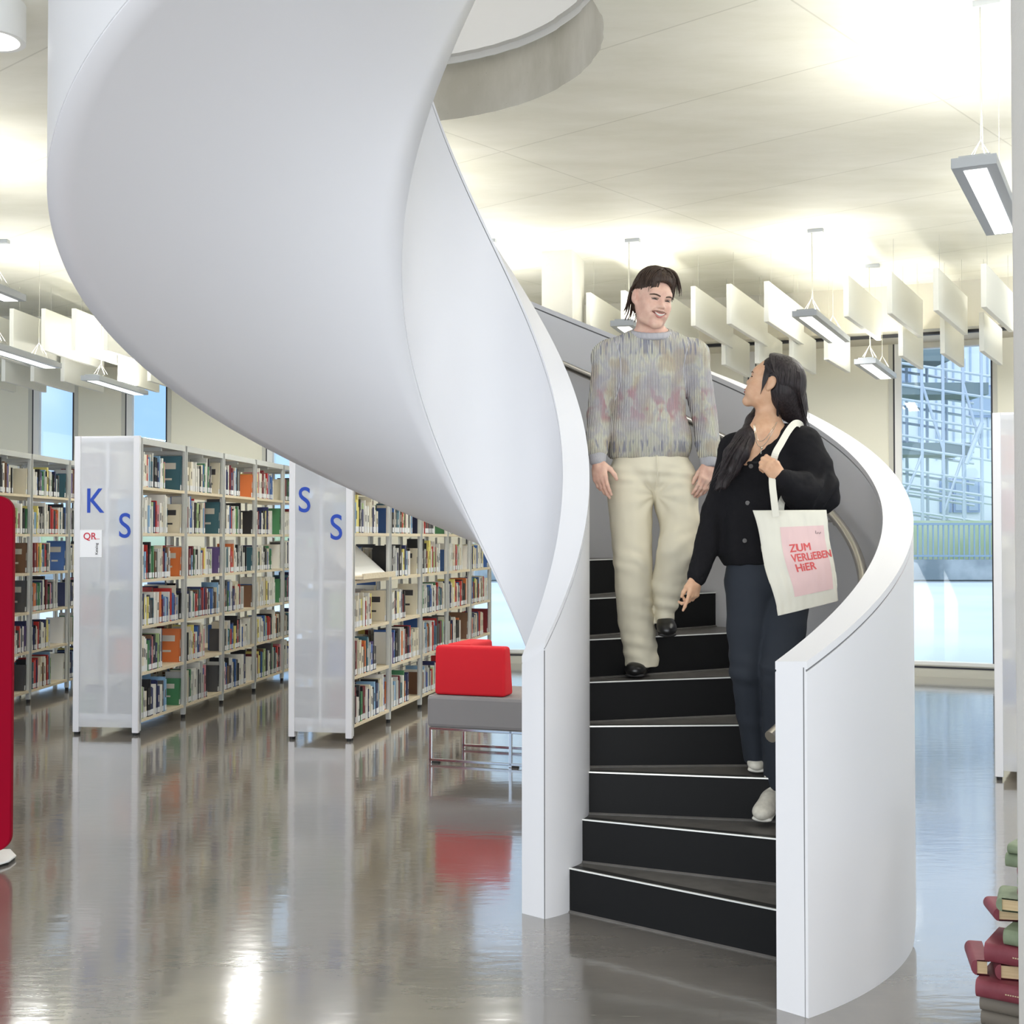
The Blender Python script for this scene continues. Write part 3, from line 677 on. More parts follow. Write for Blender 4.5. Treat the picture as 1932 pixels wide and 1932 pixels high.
# ---------------------------------------------------------------- pendant lamps
def pendant(fl, fr, Y0, px1, Y1, z, label, watt=14, cable=True, up=True):
    """fl, fr: photo columns of the near end's lower corners; Y0, Y1 depths of the ends"""
    A = Vector(((fl-966)/FPX*Y0, Y0, z)); B_ = Vector(((fr-966)/FPX*Y0, Y0, z)); w = 0.205
    C_ = Vector(((px1-966)/FPX*Y1, Y1, z)); d = (C_-A); L = d.length; ang = math.atan2(d.x, d.y)
    t = thing('pendant_light', label, 'pendant light', tuple(A), -ang, 'long grey pendant office lights')
    m = MB(); h = 0.05
    m.box(0, w, 0, L, 0.0, h); m.box(0.03, w-0.03, 0.03, L-0.03, h, h+0.015)
    m.build('lamp_case', lamp_case, t, bevel=0.002)
    m = MB(); m.box(0.05, w-0.05, 0.06, L-0.03, -0.003, 0.001); m.build('diffuser', diffuser_m, t)
    m = MB()
    for y in (0.2*L, 0.8*L):
        c = (w/2, y, h+0.16)
        for dx, dy in ((-0.08, -0.05), (0.08, -0.05), (-0.08, 0.05), (0.08, 0.05)): m.tube([(w/2+dx, y+dy, h+0.01), c], 0.0012, 4)
        m.tube([c, (w/2, y, CEIL-z)], 0.0014, 4)
        m.build('hanging_cable', cable_m, t); m = MB()
    m.tube([(w/2, 0.2*L, h+0.01), (w/2+0.03, 0.22*L, h+0.05), (w/2+0.01, 0.2*L, h+0.12), (w/2+0.006, 0.2*L, h+0.3), (w/2+0.004, 0.2*L, CEIL-z)], 0.003, 6)
    m.build('power_cord', cable_m, t)
    m = MB(); m.box(w/2-0.03, w/2+0.1, 0.2*L-0.03, 0.2*L+0.03, CEIL-z-0.03, CEIL-z); m.build('ceiling_box', lamp_case, t)
    for nm, dz, e, rx in (('downlight', -0.01, watt, 0), ('uplight', 0.10, watt*1.0, PI)):
        l = bpy.data.lights.new(nm, 'AREA'); l.shape = 'RECTANGLE'; l.size = 0.12; l.size_y = L*0.85; l.energy = e; l.color = (1.0, 0.98, 0.88) if rx else (1, 0.99, 0.95)
        o = bpy.data.objects.new(nm, l); COL.objects.link(o); o.parent = t; o.location = (w/2, L/2, dz); o.rotation_euler = (rx, 0, 0)
pendant(1799, 1882, 5.97, 1865, 7.3, 3.3, 'large grey pendant light at the upper right, nearest the viewer', 26)
pendant(1496, 1542, 10.55, 1565, 12.0, 3.4, 'pendant light hanging between the baffles above the woman')
pendant(1613, 1648, 12.0, 1655, 13.15, 3.2, 'small pendant light low in front of the right window edge')
pendant(1152, 1195, 10.9, 1215, 12.3, 3.38, 'pendant light mostly hidden behind the head of the man')
pendant(-60, -20, 10.9, 76, 12.3, 3.2, 'pendant light entering from the left edge under the baffles')
pendant(150, 182, 13.2, 246, 14.6, 3.2, 'pendant light above the K bookcase in front of the second window')
pendant(-190, -134, 8.05, -4, 9.35, 3.3, 'pendant light cut by the left edge high above the baffles')
# lamps added outside the frame or hidden by the stair to brighten the ceiling
pendant(420, 460, 12.5, 470, 13.8, 3.2, 'added pendant light hidden behind the curved underside of the staircase', 18)
pendant(600, 645, 11.5, 650, 12.9, 3.4, 'added pendant light hidden behind the middle of the staircase', 18)
pendant(880, 930, 10.9, 940, 12.3, 3.4, 'added pendant light hidden behind the inner parapet', 18)
pendant(2010, 2060, 8.6, 2090, 9.95, 3.3, 'added pendant light hidden behind the white column, nearer one', 22)
pendant(1990, 2030, 11.6, 2060, 12.9, 3.3, 'added pendant light hidden behind the white column, farther one', 18)
pendant(-420, -380, 10.4, -330, 11.8, 3.2, 'added pendant light outside the frame beyond the left edge', 20)
pendant(620, 690, 8.4, 700, 9.8, 3.4, 'added pendant light hidden behind the curved underside, nearer one', 20)
pendant(1990, 2090, 4.2, 2150, 5.5, 3.3, 'added pendant light outside the frame above the white column', 20)
# round ceiling downlight, upper left
t = thing('ceiling_downlight', 'round white surface-mounted downlight at the upper left corner', 'downlight', (-2.585, 6.20, CEIL))
mb = MB(); mb.cyl((0, 0), 0.155, -0.19, 0, 48); mb.build('housing', white_paint, t, smooth=40)
mb = MB(); mb.cyl((0, 0), 0.125, -0.193, -0.188, 40); mb.build('diffuser', diffuser_m, t, smooth=40)

# ---------------------------------------------------------------- bench with red cushions
t = thing('bench', 'grey upholstered bench on a chrome frame beside the bookcase marked S S', 'bench', (-0.585, 8.60, 0), math.radians(-19))
mb = MB(); mb.box(0, 1.35, 0, 0.70, 0.245, 0.465); mb.build('seat', grey_fabric, t, bevel=0.025)
mb = MB(); r = 0.011
for x in (0.02, 0.60, 1.30):
    for y in (0.03, 0.66):
        mb.box(x-r, x+r, y-r, y+r, 0.0, 0.245)
for y in (0.03, 0.66): mb.box(0.02-r, 1.31, y-r, y+r, 0.012, 0.032); mb.box(0.02, 1.31, y-r, y+r, 0.225, 0.245)
mb.build('frame', chrome, t, bevel=0.003)
mb = MB()
for x in (0.05, 0.62, 1.27): mb.box(x-0.03, x+0.03, 0.02, 0.06, 0.0, 0.012)
mb.build('glide', black_rubber, t)
t2 = thing('seat_cushion', 'bright red wedge cushion standing along the front of the grey bench', 'cushion', (-0.585, 8.60, 0), math.radians(-19), 'red back cushions on the grey bench')
def wedge(x0, x1, y0, y1, lean):
    m = MB(); z0, z1 = 0.467, 0.80
    m.add([(x0, y0, z0), (x1, y0, z0), (x1+0.0, y1, z0), (x0, y1, z0), (x0, y0+lean*0.2, z1), (x1-0.004, y0+lean*0.2, z1), (x1-0.004, y1-lean, z1), (x0, y1-lean, z1)],
          [(0, 3, 2, 1), (4, 5, 6, 7), (0, 1, 5, 4), (1, 2, 6, 5), (2, 3, 7, 6), (3, 0, 4, 7)]); return m
o = wedge(0.05, 0.56, 0.02, 0.20, 0.05).build('cover', red_fabric, t2); bv = o.modifiers.new('b', 'BEVEL'); bv.width = 0.022; bv.segments = 4
t2b = thing('seat_cushion', 'second red wedge cushion behind, set across the left end of the bench', 'cushion', (-0.585, 8.60, 0), math.radians(-19), 'red back cushions on the grey bench')
o = wedge(0.06, 0.25, 0.205, 0.69, 0.04).build('cover', red_fabric, t2b); bv = o.modifiers.new('b', 'BEVEL'); bv.width = 0.022; bv.segments = 4
for ob in t2.children[:]+t2b.children[:]:
    for p in ob.data.polygons: p.use_smooth = True

# ---------------------------------------------------------------- red partition, left edge
t = thing('acoustic_partition', 'deep red freestanding partition with rounded corners cut by the left edge', 'partition', (-2.37, 5.98, 0), math.radians(4))
pts = []; w, z0, z1, r = 1.2, 0.055, 1.735, 0.075
for cx_, cz_, a0 in ((-r, z0+r, -PI/2), (-r, z1-r, 0), (-w+r, z1-r, PI/2), (-w+r, z0+r, PI)):
    for j in range(9): pts.append((cx_+r*math.cos(a0+j*PI/16), cz_+r*math.sin(a0+j*PI/16)))
mb = MB(); mb.prism(pts, -0.02, 0.02, 0, Matrix.Rotation(PI/2, 4, 'X')); mb.build('felt_panel', crimson, t, bevel=0.006, smooth=40)
mb = MB()
mb.prism([(-0.30, -0.17), (-0.06, -0.17), (0.005, -0.05), (0.005, 0.05), (-0.06, 0.17), (-0.30, 0.17)], 0.012, 0.022)
mb.box(-0.2, -0.12, -0.02, 0.02, 0.02, 0.07); mb.build('base_plate', white_paint, t, bevel=0.003)
mb = MB(); mb.prism([(-0.29, -0.16), (-0.065, -0.16), (-0.0, -0.045), (-0.0, 0.045), (-0.065, 0.16), (-0.29, 0.16)], 0.0, 0.012); mb.build('glide', black_rubber, t)

# ---------------------------------------------------------------- pile of old bound volumes, lower right
def volume(mb, th, w, h, ci=0):
    """lying book: spine along y at x=0 (rounded), w across x, h along y"""
    n = 8; pro = []
    for j in range(n+1):
        a = PI/2+PI*j/n; pro.append((0.018+0.018*math.cos(a)*1.0, th/2+th/2*math.sin(a)))
    outerp = [(w, th)]+pro+[(w, 0), (w, 0.004), (0.018, 0.004)]+[(0.018, th-0.004), (w, th-0.004)]
    k = len(outerp)
    mb.v += [(x, 0, z) for x, z in outerp]+[(x, h, z) for x, z in outerp]
    for i in range(k): mb.f.append((i, (i+1) % k, k+(i+1) % k, k+i)); mb.m.append(ci)
    m_ = n+2
    # end caps of the cover
    mb.f.append(tuple(range(1, m_))); mb.m.append(ci); mb.f.append(tuple(k+i for i in range(m_-1, 0, -1))); mb.m.append(ci)
    mb.box(0.016, w-0.006, 0.006, h-0.006, 0.004, th-0.004, ci+1)
maroon = mat('maroon_cloth', (122, 48, 60), 0.6, noisec=((138, 66, 78), 14)); sage = mat('sage_cloth', (138, 150, 124), 0.7, noisec=((120, 134, 108), 20)); old_pages = mat('yellowed_pages', (222, 198, 158), 0.8, noisec=((205, 178, 138), 9, (1, 1, 90)))
gold = mat('gold_print', (214, 196, 160), 0.4)
PB = Vector((1.432, 3.93, 0))
def pilebook(px_, y, z, rz, th, w, h, m, label, title=True, end=False):
    """left-hand end of the spine at (px_, y); the spine faces the viewer, or with end=True the page ends do"""
    if not end: ox, oy = px_-h*math.cos(rz+PI/2), y-h*math.sin(rz+PI/2)
    else: ox, oy = px_, y
    t = thing('old_book', label, 'book', (ox, oy, z), rz, 'pile of old bound volumes')
    b = MB(); volume(b, th, w, h); b.build('cover_and_pages', [m, old_pages], t, smooth=30)
    if title:
        L = MB()
        for i in range(7): L.box(-0.0012, 0.0008, h*0.60+i*0.007, h*0.60+i*0.007+0.0045, th*0.47, th*0.53)
        L.build('spine_print', gold, t)
    return t
D_ = math.radians
taupe = mat('taupe_cloth', (120, 112, 102), 0.7)
pilebook(1.475, 3.985, 0.0, D_(50), 0.050, 0.20, 0.28, taupe, 'taupe old book at the very bottom of the pile', False)
pilebook(1.468, 3.975, 0.050, D_(54), 0.048, 0.20, 0.28, taupe, 'taupe old book just under the lowest maroon one', False)
pilebook(1.448, 3.955, 0.098, D_(56), 0.055, 0.21, 0.34, maroon, 'maroon old book with gold print, lowest of the red ones in the pile')
pilebook(1.452, 4.00, 0.154, D_(-14), 0.048, 0.055, 0.20, maroon, 'old book with yellowed pages facing out, left of its pair in the pile', False, True)
pilebook(1.512, 3.96, 0.154, D_(-16), 0.048, 0.085, 0.20, maroon, 'old book with yellowed pages facing out, right of its pair in the pile', False, True)
pilebook(1.480, 3.965, 0.204, D_(56), 0.060, 0.20, 0.33, maroon, 'maroon old book with gold print lying above the page edges')
pilebook(1.530, 3.94, 0.265, D_(52), 0.048, 0.15, 0.22, sage, 'sage green old book lying on the upper maroon book', False)
pilebook(1.535, 4.03, 0.314, D_(-8), 0.040, 0.16, 0.14, maroon, 'dark old book with pale page edges under the tan one', False, True)
pilebook(1.532, 4.00, 0.355, D_(-24), 0.042, 0.16, 0.16, sage, 'old book with tan page edges near the top of the lower pile', False, True)
for i in range(3): pilebook(1.60, 4.00, 0.398+0.034*i, D_(50+5*i), 0.033, 0.13, 0.2, (maroon, sage, maroon)[i], ('maroon old book mostly hidden by the column, above the tan pages', 'sage old book mostly hidden by the column, middle of the pile', 'maroon old book mostly hidden by the column under the green pair')[i], False)
pilebook(1.548, 3.965, 0.501, D_(54), 0.042, 0.18, 0.26, sage, 'plump sage green old book, second from the top of the pile', False)
pilebook(1.553, 3.96, 0.544, D_(50), 0.030, 0.17, 0.24, sage, 'thin sage green old book on top of the pile', False)
# ---------------------------------------------------------------- people: implicit surfaces turned into continuous meshes
def nrm(v): v = np.asarray(v, float); return v/np.linalg.norm(v)
def smin(a, b, k):
    h = np.maximum(k-np.abs(a-b), 0)/k
    return np.minimum(a, b)-h*h*k*0.25
class Sdf:
    def __init__(s): s.p = []
    def cone(s, a, b, r1, r2, k=0.012, op='+'):
        s.p.append(('c', np.array(a, float), np.array(b, float), r1, r2, k, op, None)); return s
    def chain(s, pts, rs, k=0.012):
        for i in range(len(pts)-1): s.cone(pts[i], pts[i+1], rs[i], rs[i+1], k)
        return s
    def ell(s, c, r, R=None, k=0.012, op='+'):
        s.p.append(('e', np.array(c, float), np.array(r, float), 0, 0, k, op, np.eye(3) if R is None else np.array(R, float))); return s
    def econe(s, a, b, wa, da, wb, db, side=(1, 0, 0), k=0.02, op='+'):
        """tapered limb with an elliptical section: half widths w along side, d across"""
        s.p.append(('f', np.array(a, float), np.array(b, float), (wa, da), (wb, db), k, op, nrm(side))); return s
    def echain(s, rows, side=(1, 0, 0), k=0.02):
        """rows: (point, w, d)"""
        for (a, wa, da), (b, wb, db) in zip(rows[:-1], rows[1:]): s.econe(a, b, wa, da, wb, db, side, k)
        return s
    def d(s, pr, P):
        t, a, b, r1, r2, k, op, R = pr
        if t == 'c':
            ba = b-a; L = ba@ba+1e-12; u = np.clip(((P-a)@ba)/L, 0, 1)
            return np.linalg.norm(P-a-u[..., None]*ba, axis=-1)-(r1+(r2-r1)*u)
        if t == 'e':
            q = (P-a)@R.T; k0 = np.linalg.norm(q/b, axis=-1); k1 = np.linalg.norm(q/(b*b), axis=-1)+1e-9
            return k0*(k0-1)/k1
        ba = b-a; L = np.linalg.norm(ba); ax = ba/L; u = ((P-a)@ax)/L; uc = np.clip(u, 0, 1)
        w = r1[0]+(r2[0]-r1[0])*uc; dd = r1[1]+(r2[1]-r1[1])*uc
        sd = R-ax*(R@ax); sd = sd/np.linalg.norm(sd); pd = np.cross(ax, sd)
        q = P-a; x = q@sd; y = q@pd; e = np.abs(u-uc)*L
        m = np.minimum(w, dd)
        k0 = np.sqrt((x/w)**2+(y/dd)**2+(e/m)**2)
        k1 = np.sqrt((x/w**2)**2+(y/dd**2)**2+(e/m**2)**2)+1e-9
        return k0*(k0-1)/k1
    def bb(s, pr, m):
        t, a, b, r1, r2, k, op, R = pr
        if t == 'e': r = np.abs(R.T)@b; lo, hi = a-r, a+r
        else:
            r1 = max(r1) if t == 'f' else r1; r2 = max(r2) if t == 'f' else r2
            lo = np.minimum(a-r1, b-r2); hi = np.maximum(a+r1, b+r2)
        return lo-m-k, hi+m+k
    def ev(s, P):
        D = np.full(P.shape[:-1], 1.0)
        for pr in s.p:
            q = s.d(pr, P)
            D = smin(D, q, pr[5]) if pr[6] == '+' else -smin(-D, q, pr[5])
        return D
    def mesh(s, h=0.005, noisef=None):
        L = [s.bb(p, 0.01) for p in s.p if p[6] == '+']
        lo = np.min([l[0] for l in L], 0)-2*h; hi = np.max([l[1] for l in L], 0)+2*h
        n = np.ceil((hi-lo)/h).astype(int)+1
        D = np.full(n, 1.0, np.float32)
        ax = [lo[i]+h*np.arange(n[i]) for i in range(3)]
        for pr in s.p:
            l, hh = s.bb(pr, 3*h)
            i0 = np.clip(np.floor((l-lo)/h).astype(int), 0, n); i1 = np.clip(np.ceil((hh-lo)/h).astype(int)+1, 0, n)
            if np.any(i1 <= i0): continue
            G = np.stack(np.meshgrid(ax[0][i0[0]:i1[0]], ax[1][i0[1]:i1[1]], ax[2][i0[2]:i1[2]], indexing='ij'), -1)
            q = s.d(pr, G); sl = tuple(slice(i0[i], i1[i]) for i in range(3)); A = D[sl]
            D[sl] = smin(A, q, pr[5]) if pr[6] == '+' else -smin(-A, q, pr[5])
        return nets(D, lo, h)
def nets(D, lo, h):
    S = D < 0; nx, ny, nz = [k-1 for k in D.shape]
    cnt = np.zeros((nx, ny, nz), np.int8)
    for dx in (0, 1):
        for dy in (0, 1):
            for dz in (0, 1): cnt += S[dx:dx+nx, dy:dy+ny, dz:dz+nz]
    act = np.argwhere((cnt > 0) & (cnt < 8)); idx = np.full((nx, ny, nz), -1, np.int64); idx[tuple(act.T)] = np.arange(len(act))
    V = np.zeros((len(act), 3)); C = np.zeros(len(act))
    cs = [(x, y, z) for x in (0, 1) for y in (0, 1) for z in (0, 1)]
    val = {c: D[act[:, 0]+c[0], act[:, 1]+c[1], act[:, 2]+c[2]].astype(float) for c in cs}
    for a in cs:
        for ax_ in range(3):
            if a[ax_] == 1: continue
            b = list(a); b[ax_] = 1; b = tuple(b); va, vb = val[a], val[b]; m = (va < 0) != (vb < 0)
            t = np.where(m, va/np.where(m, va-vb, 1), 0); p = np.tile(np.array(a, float), (len(act), 1)); p[:, ax_] += t
            V += p*m[:, None]; C += m
    V = (act+V/C[:, None])*h+lo
    F = []
    for ax_ in range(3):
        u, w = (ax_+1) % 3, (ax_+2) % 3
        s0 = [slice(None)]*3; s1 = [slice(None)]*3; s0[ax_] = slice(0, -1); s1[ax_] = slice(1, None)
        e = np.argwhere(S[tuple(s0)] != S[tuple(s1)])
        e = e[(e[:, u] > 0) & (e[:, w] > 0) & (e[:, u] < [nx, ny, nz][u]) & (e[:, w] < [nx, ny, nz][w])]
        ins = S[tuple(e.T)]
        def id_(du, dw):
            c = e.copy(); c[:, u] -= du; c[:, w] -= dw; return idx[tuple(c.T)]
        q = np.stack([id_(1, 1), id_(0, 1), id_(0, 0), id_(1, 0)], 1)
        q[~ins] = q[~ins][:, ::-1]; F.append(q)
    return V, np.concatenate(F)
def meshobj(name, VF, m, parent, org, disp=None, smooth_it=1, mats=None, midx=None):
    V, F = VF
    me = bpy.data.meshes.new(name); me.vertices.add(len(V)); me.loops.add(F.size); me.polygons.add(len(F))
    V = V.copy()
    for _ in range(smooth_it):       # light Laplacian relaxation
        acc = np.zeros_like(V); c = np.zeros(len(V))
        for i in range(4):
            a, b = F[:, i], F[:, (i+1) % 4]
            np.add.at(acc, a, V[b]); np.add.at(c, a, 1); np.add.at(acc, b, V[a]); np.add.at(c, b, 1)
        V = V*0.5+0.5*acc/np.maximum(c, 1)[:, None]
    if disp is not None:
        n = np.zeros_like(V); A, B_, C_, D_ = [V[F[:, i]] for i in range(4)]; fn = np.cross(C_-A, D_-B_)
        for i in range(4): np.add.at(n, F[:, i], fn)
        n /= np.linalg.norm(n, axis=1)[:, None]+1e-12
        V = V+n*disp(V, n)[:, None]
    me.vertices.foreach_set('co', (V-np.array(org)).astype(np.float32).ravel())
    me.loops.foreach_set('vertex_index', F.astype(np.int32).ravel())
    me.polygons.foreach_set('loop_start', np.arange(0, F.size, 4, dtype=np.int32)); me.polygons.foreach_set('loop_total', np.full(len(F), 4, np.int32))
    for q in (mats or [m]): me.materials.append(q)
    if midx is not None: me.polygons.foreach_set('material_index', midx(V[F].mean(1)).astype(np.int32))
    me.polygons.foreach_set('use_smooth', np.ones(len(F), bool)); me.update(calc_edges=True); me.validate()
    o = bpy.data.objects.new(name, me); COL.objects.link(o); o.parent = parent; return o
def J(px, py, Y): return np.array(at(px, py, Y))

class Head:
    """local frame: x = the person's left, y = forward, z = up, in metres before scale"""
    def __init__(s, origin, F, roll, scale, female=False):
        F = nrm(F); X = nrm(np.cross(F, (0, 0, 1)))*-1; U = np.cross(F, X)*-1
        if U[2] < 0: U = -U
        c, q = math.cos(roll), math.sin(roll); X2 = X*c+U*q; U2 = U*c-X*q
        s.o = np.array(origin, float); s.X, s.F, s.U, s.k = X2, F, U2, scale; s.female = female
    def W(s, x, y, z): return s.o+(s.X*x+s.F*y+s.U*z)*s.k
    def R(s): return np.stack([s.X, s.F, s.U])
    def build(s, sd):
        k = s.k; R = s.R(); W = s.W
        E = lambda c, r, kk=0.012, op='+': sd.ell(W(*c), np.array(r)*k, R, kk*k, op)
        C = lambda a, b, r1, r2, kk=0.012, op='+': sd.cone(W(*a), W(*b), r1*k, r2*k, kk*k, op)
        f = s.female; jw = 0.86 if f else 1.0
        E((0, -0.018, 0.038), (0.075, 0.096, 0.085)); E((0, 0.022, 0.0), (0.066, 0.070, 0.080), 0.03)
        E((0, 0.030, -0.045), (0.055*jw+0.003, 0.056, 0.062), 0.03)
        for q in (-1, 1):
            C((q*0.054*jw, -0.003, -0.038), (q*0.041*jw, 0.024, -0.080), 0.016, 0.015, 0.03)
            C((q*0.041*jw, 0.024, -0.080), (q*0.013, 0.068, -0.104), 0.015, 0.013, 0.03)
            E((q*0.040, 0.058, -0.026), (0.023, 0.022, 0.018), 0.018)
            E((q*0.033, 0.056, -0.055), (0.022, 0.026, 0.026), 0.025)
        E((0, 0.074, -0.100), (0.019, 0.014, 0.014), 0.02)
        E((0, 0.076, -0.058), (0.026, 0.016, 0.022), 0.02)
        E((0, 0.074, 0.030), (0.050, 0.016, 0.018), 0.02)
        for q in (-1, 1):
            if not f: C((q*0.016, 0.097, -0.034), (q*0.036, 0.084, -0.058), 0.0028, 0.0028, 0.010, '-')
        for q in (-1, 1):
            E((q*0.031, 0.097, 0.002), (0.019, 0.016, 0.013), 0.012, '-')
            E((q*0.031, 0.0715, 0.001), (0.0145, 0.0135, 0.0135), 0.004)
            C((q*0.013, 0.084, 0.0165), (q*0.046, 0.070, 0.0205), 0.0065, 0.005, 0.012)
        nl = 0.93 if f else 1.0
        C((0, 0.080, 0.012), (0, 0.098*nl+0.002, -0.020), 0.0065, 0.0078, 0.012)
        E((0, 0.101*nl, -0.026), (0.0105, 0.0115, 0.0095), 0.008)
        for q in (-1, 1):
            E((q*0.0125, 0.090, -0.0295), (0.0072, 0.0095, 0.0070), 0.006)
            E((q*0.0065, 0.098, -0.0372), (0.0034, 0.0045, 0.0030), 0.004, '-')
        # ears
        eo = 0.0 if f else 0.005
        for q in (-1, 1):
            E((q*(0.0765+eo), -0.014, 0.004), (0.0085+eo*0.8, 0.018, 0.031), 0.006); E((q*0.074, -0.008, -0.022), (0.0065, 0.009, 0.012), 0.008)
            E((q*(0.0875+eo*2), -0.006, 0.008), (0.0075, 0.010, 0.019), 0.005, '-')
        return sd
    def surf(s, sd, x, z, y0=0.13, y1=0.03):
        ys = np.linspace(y0, y1, 240); P = np.stack([s.W(x, y, z) for y in ys]); D = sd.ev(P); i = np.argmax(D < 0)
        return ys[i]
    def ribbon(s, sd, name, pts, m, parent, org, lift=0.0012, sub=7):
        """pts: (x, z, halfheight); a raised strip that follows the face"""
        mb = MB(); N = len(pts)
        for i, (x, z, hw) in enumerate(pts):
            for j in range(sub):
                v = -1+2*j/(sub-1); zz = z+hw*v; y = s.surf(sd, x, zz)+lift*(1-v*v)-0.0006+0.0003
                mb.v.append(tuple(s.W(x, y, zz)-np.array(org)))
        for i in range(N-1):
            for j in range(sub-1):
                a = i*sub+j; mb.f.append((a, a+1, a+sub+1, a+sub)); mb.m.append(0)
        o = mb.build(name, m, parent, smooth=80); sm = o.modifiers.new('t', 'SOLIDIFY'); sm.thickness = 0.0012; sm.offset = 0; return o
def hand(sd, wrist, d, across, palm, curls, scale=1.0, thumb=(0.6, 0.3), mirror=1, spread=0.03, kk=0.006):
    """d: wrist->knuckles, across: towards the thumb side, palm: direction the palm faces"""
    wrist = np.array(wrist, float); d = nrm(d); a = nrm(across-d*(np.array(across)@d)); p = nrm(np.cross(d, a)); 
    if p@np.array(palm) < 0: p = -p
    S = scale
    Wt = lambda x, y, z: wrist+(d*x+a*y+p*z)*S
    R = np.stack([d, a, p])
    sd.ell(Wt(0.050, 0, 0.001), np.array((0.052, 0.040, 0.015))*S, R, 0.012); sd.cone(Wt(-0.05, 0, 0), Wt(0.03, 0, 0), 0.027*S, 0.023*S, 0.02)
    for j, y in enumerate((0.029, 0.010, -0.010, -0.028)):
        sd.cone(Wt(0.03, y*0.8, -0.001), Wt(0.086-abs(y-0.01)*0.15, y, 0), 0.0095*S, 0.0098*S, 0.01)
        L = [(0.043, 0.026, 0.021), (0.047, 0.030, 0.022), (0.044, 0.028, 0.021), (0.034, 0.021, 0.018)][j]
        q = Wt(0.086-abs(y-0.01)*0.15, y, 0); ang = 0; sp_ = (y/0.03)*spread
        r = 0.0092 if j < 3 else 0.008
        for t in range(3):
            ang += curls[j][t]; dr = (d*math.cos(ang)+p*math.sin(ang)); dr = nrm(dr+a*sp_*math.cos(ang)*(1 if t == 0 else -0.3))
            e = q+dr*L[t]*S; sd.cone(q, e, r*S, (r-0.0009)*S, kk if t else 0.008); q = e; r -= 0.0009
    # thumb leaves the side of the palm near its base
    q = Wt(0.018, 0.024, 0.006); t0, t1 = thumb
    dr = nrm(d*math.cos(t0)+a*math.sin(t0)+p*0.35); e = q+dr*0.040*S; sd.cone(q, e, 0.0145*S, 0.0115*S, 0.012)
    dr2 = nrm(d*math.cos(t0-t1)+a*math.sin(t0-t1)+p*0.45); e2 = e+dr2*0.032*S; sd.cone(e, e2, 0.0112*S, 0.0102*S, kk)
    dr3 = nrm(d*math.cos(t0-t1*1.7)+a*math.sin(t0-t1*1.7)+p*0.5); sd.cone(e2, e2+dr3*0.024*S, 0.0102*S, 0.0078*S, kk)
    return sd
def fbm(V, sc, off=0.0):
    return np.array([noise.noise(Vector((v[0]*sc[0]+off, v[1]*sc[1], v[2]*sc[2]))) for v in V])

def skin_mat(name, rgb, rgb2):
    m = mat(name, rgb, 0.48, spec=0.4, noisec=(rgb2, 30), bump=(700, 0.04)); b = m.node_tree.nodes['Principled BSDF']
    b.inputs['Subsurface Weight'].default_value = 0.12; b.inputs['Subsurface Radius'].default_value = (0.02, 0.008, 0.005); b.inputs['Subsurface Scale'].default_value = 0.3
    return m
def hair_mat(name, rgb, rgb2, sc=(1, 1, 0.08)):
    m = mat(name, rgb, 0.5, spec=0.3, noisec=(rgb2, 160, sc)); n = m.node_tree; b = n.nodes['Principled BSDF']
    t = n.nodes.new('ShaderNodeTexCoord'); mp = n.nodes.new('ShaderNodeMapping'); mp.inputs['Scale'].default_value = sc
    nn = n.nodes.new('ShaderNodeTexNoise'); nn.inputs['Scale'].default_value = 260; bb = n.nodes.new('ShaderNodeBump'); bb.inputs['Strength'].default_value = 0.3; bb.inputs['Distance'].default_value = 0.003
    n.links.new(t.outputs['Object'], mp.inputs[0]); n.links.new(mp.outputs[0], nn.inputs['Vector']); n.links.new(nn.outputs['Fac'], bb.inputs['Height']); n.links.new(bb.outputs[0], b.inputs['Normal'])
    return m
skin_a = skin_mat('skin_fair', (224, 186, 166), (212, 168, 150)); skin_b = skin_mat('skin_warm', (214, 172, 140), (204, 158, 126))
hair_a = hair_mat('hair_brown', (50, 38, 31), (74, 57, 46)); hair_b = hair_mat('hair_black', (30, 26, 26), (52, 44, 46))
brow_m = mat('eyebrow', (76, 56, 46), 0.8); lip_a = mat('lips_a', (196, 128, 120), 0.45); lip_b = mat('lips_b', (176, 98, 92), 0.45); teeth_m = mat('teeth', (226, 220, 210), 0.4)
eye_d = mat('eye_dark', (34, 24, 22), 0.2); eye_w = mat('eye_white', (232, 228, 222), 0.3); nail_m = mat('nails', (168, 40, 60), 0.3); silver = mat('silver', (225, 215, 195), 0.25, metal=1.0)

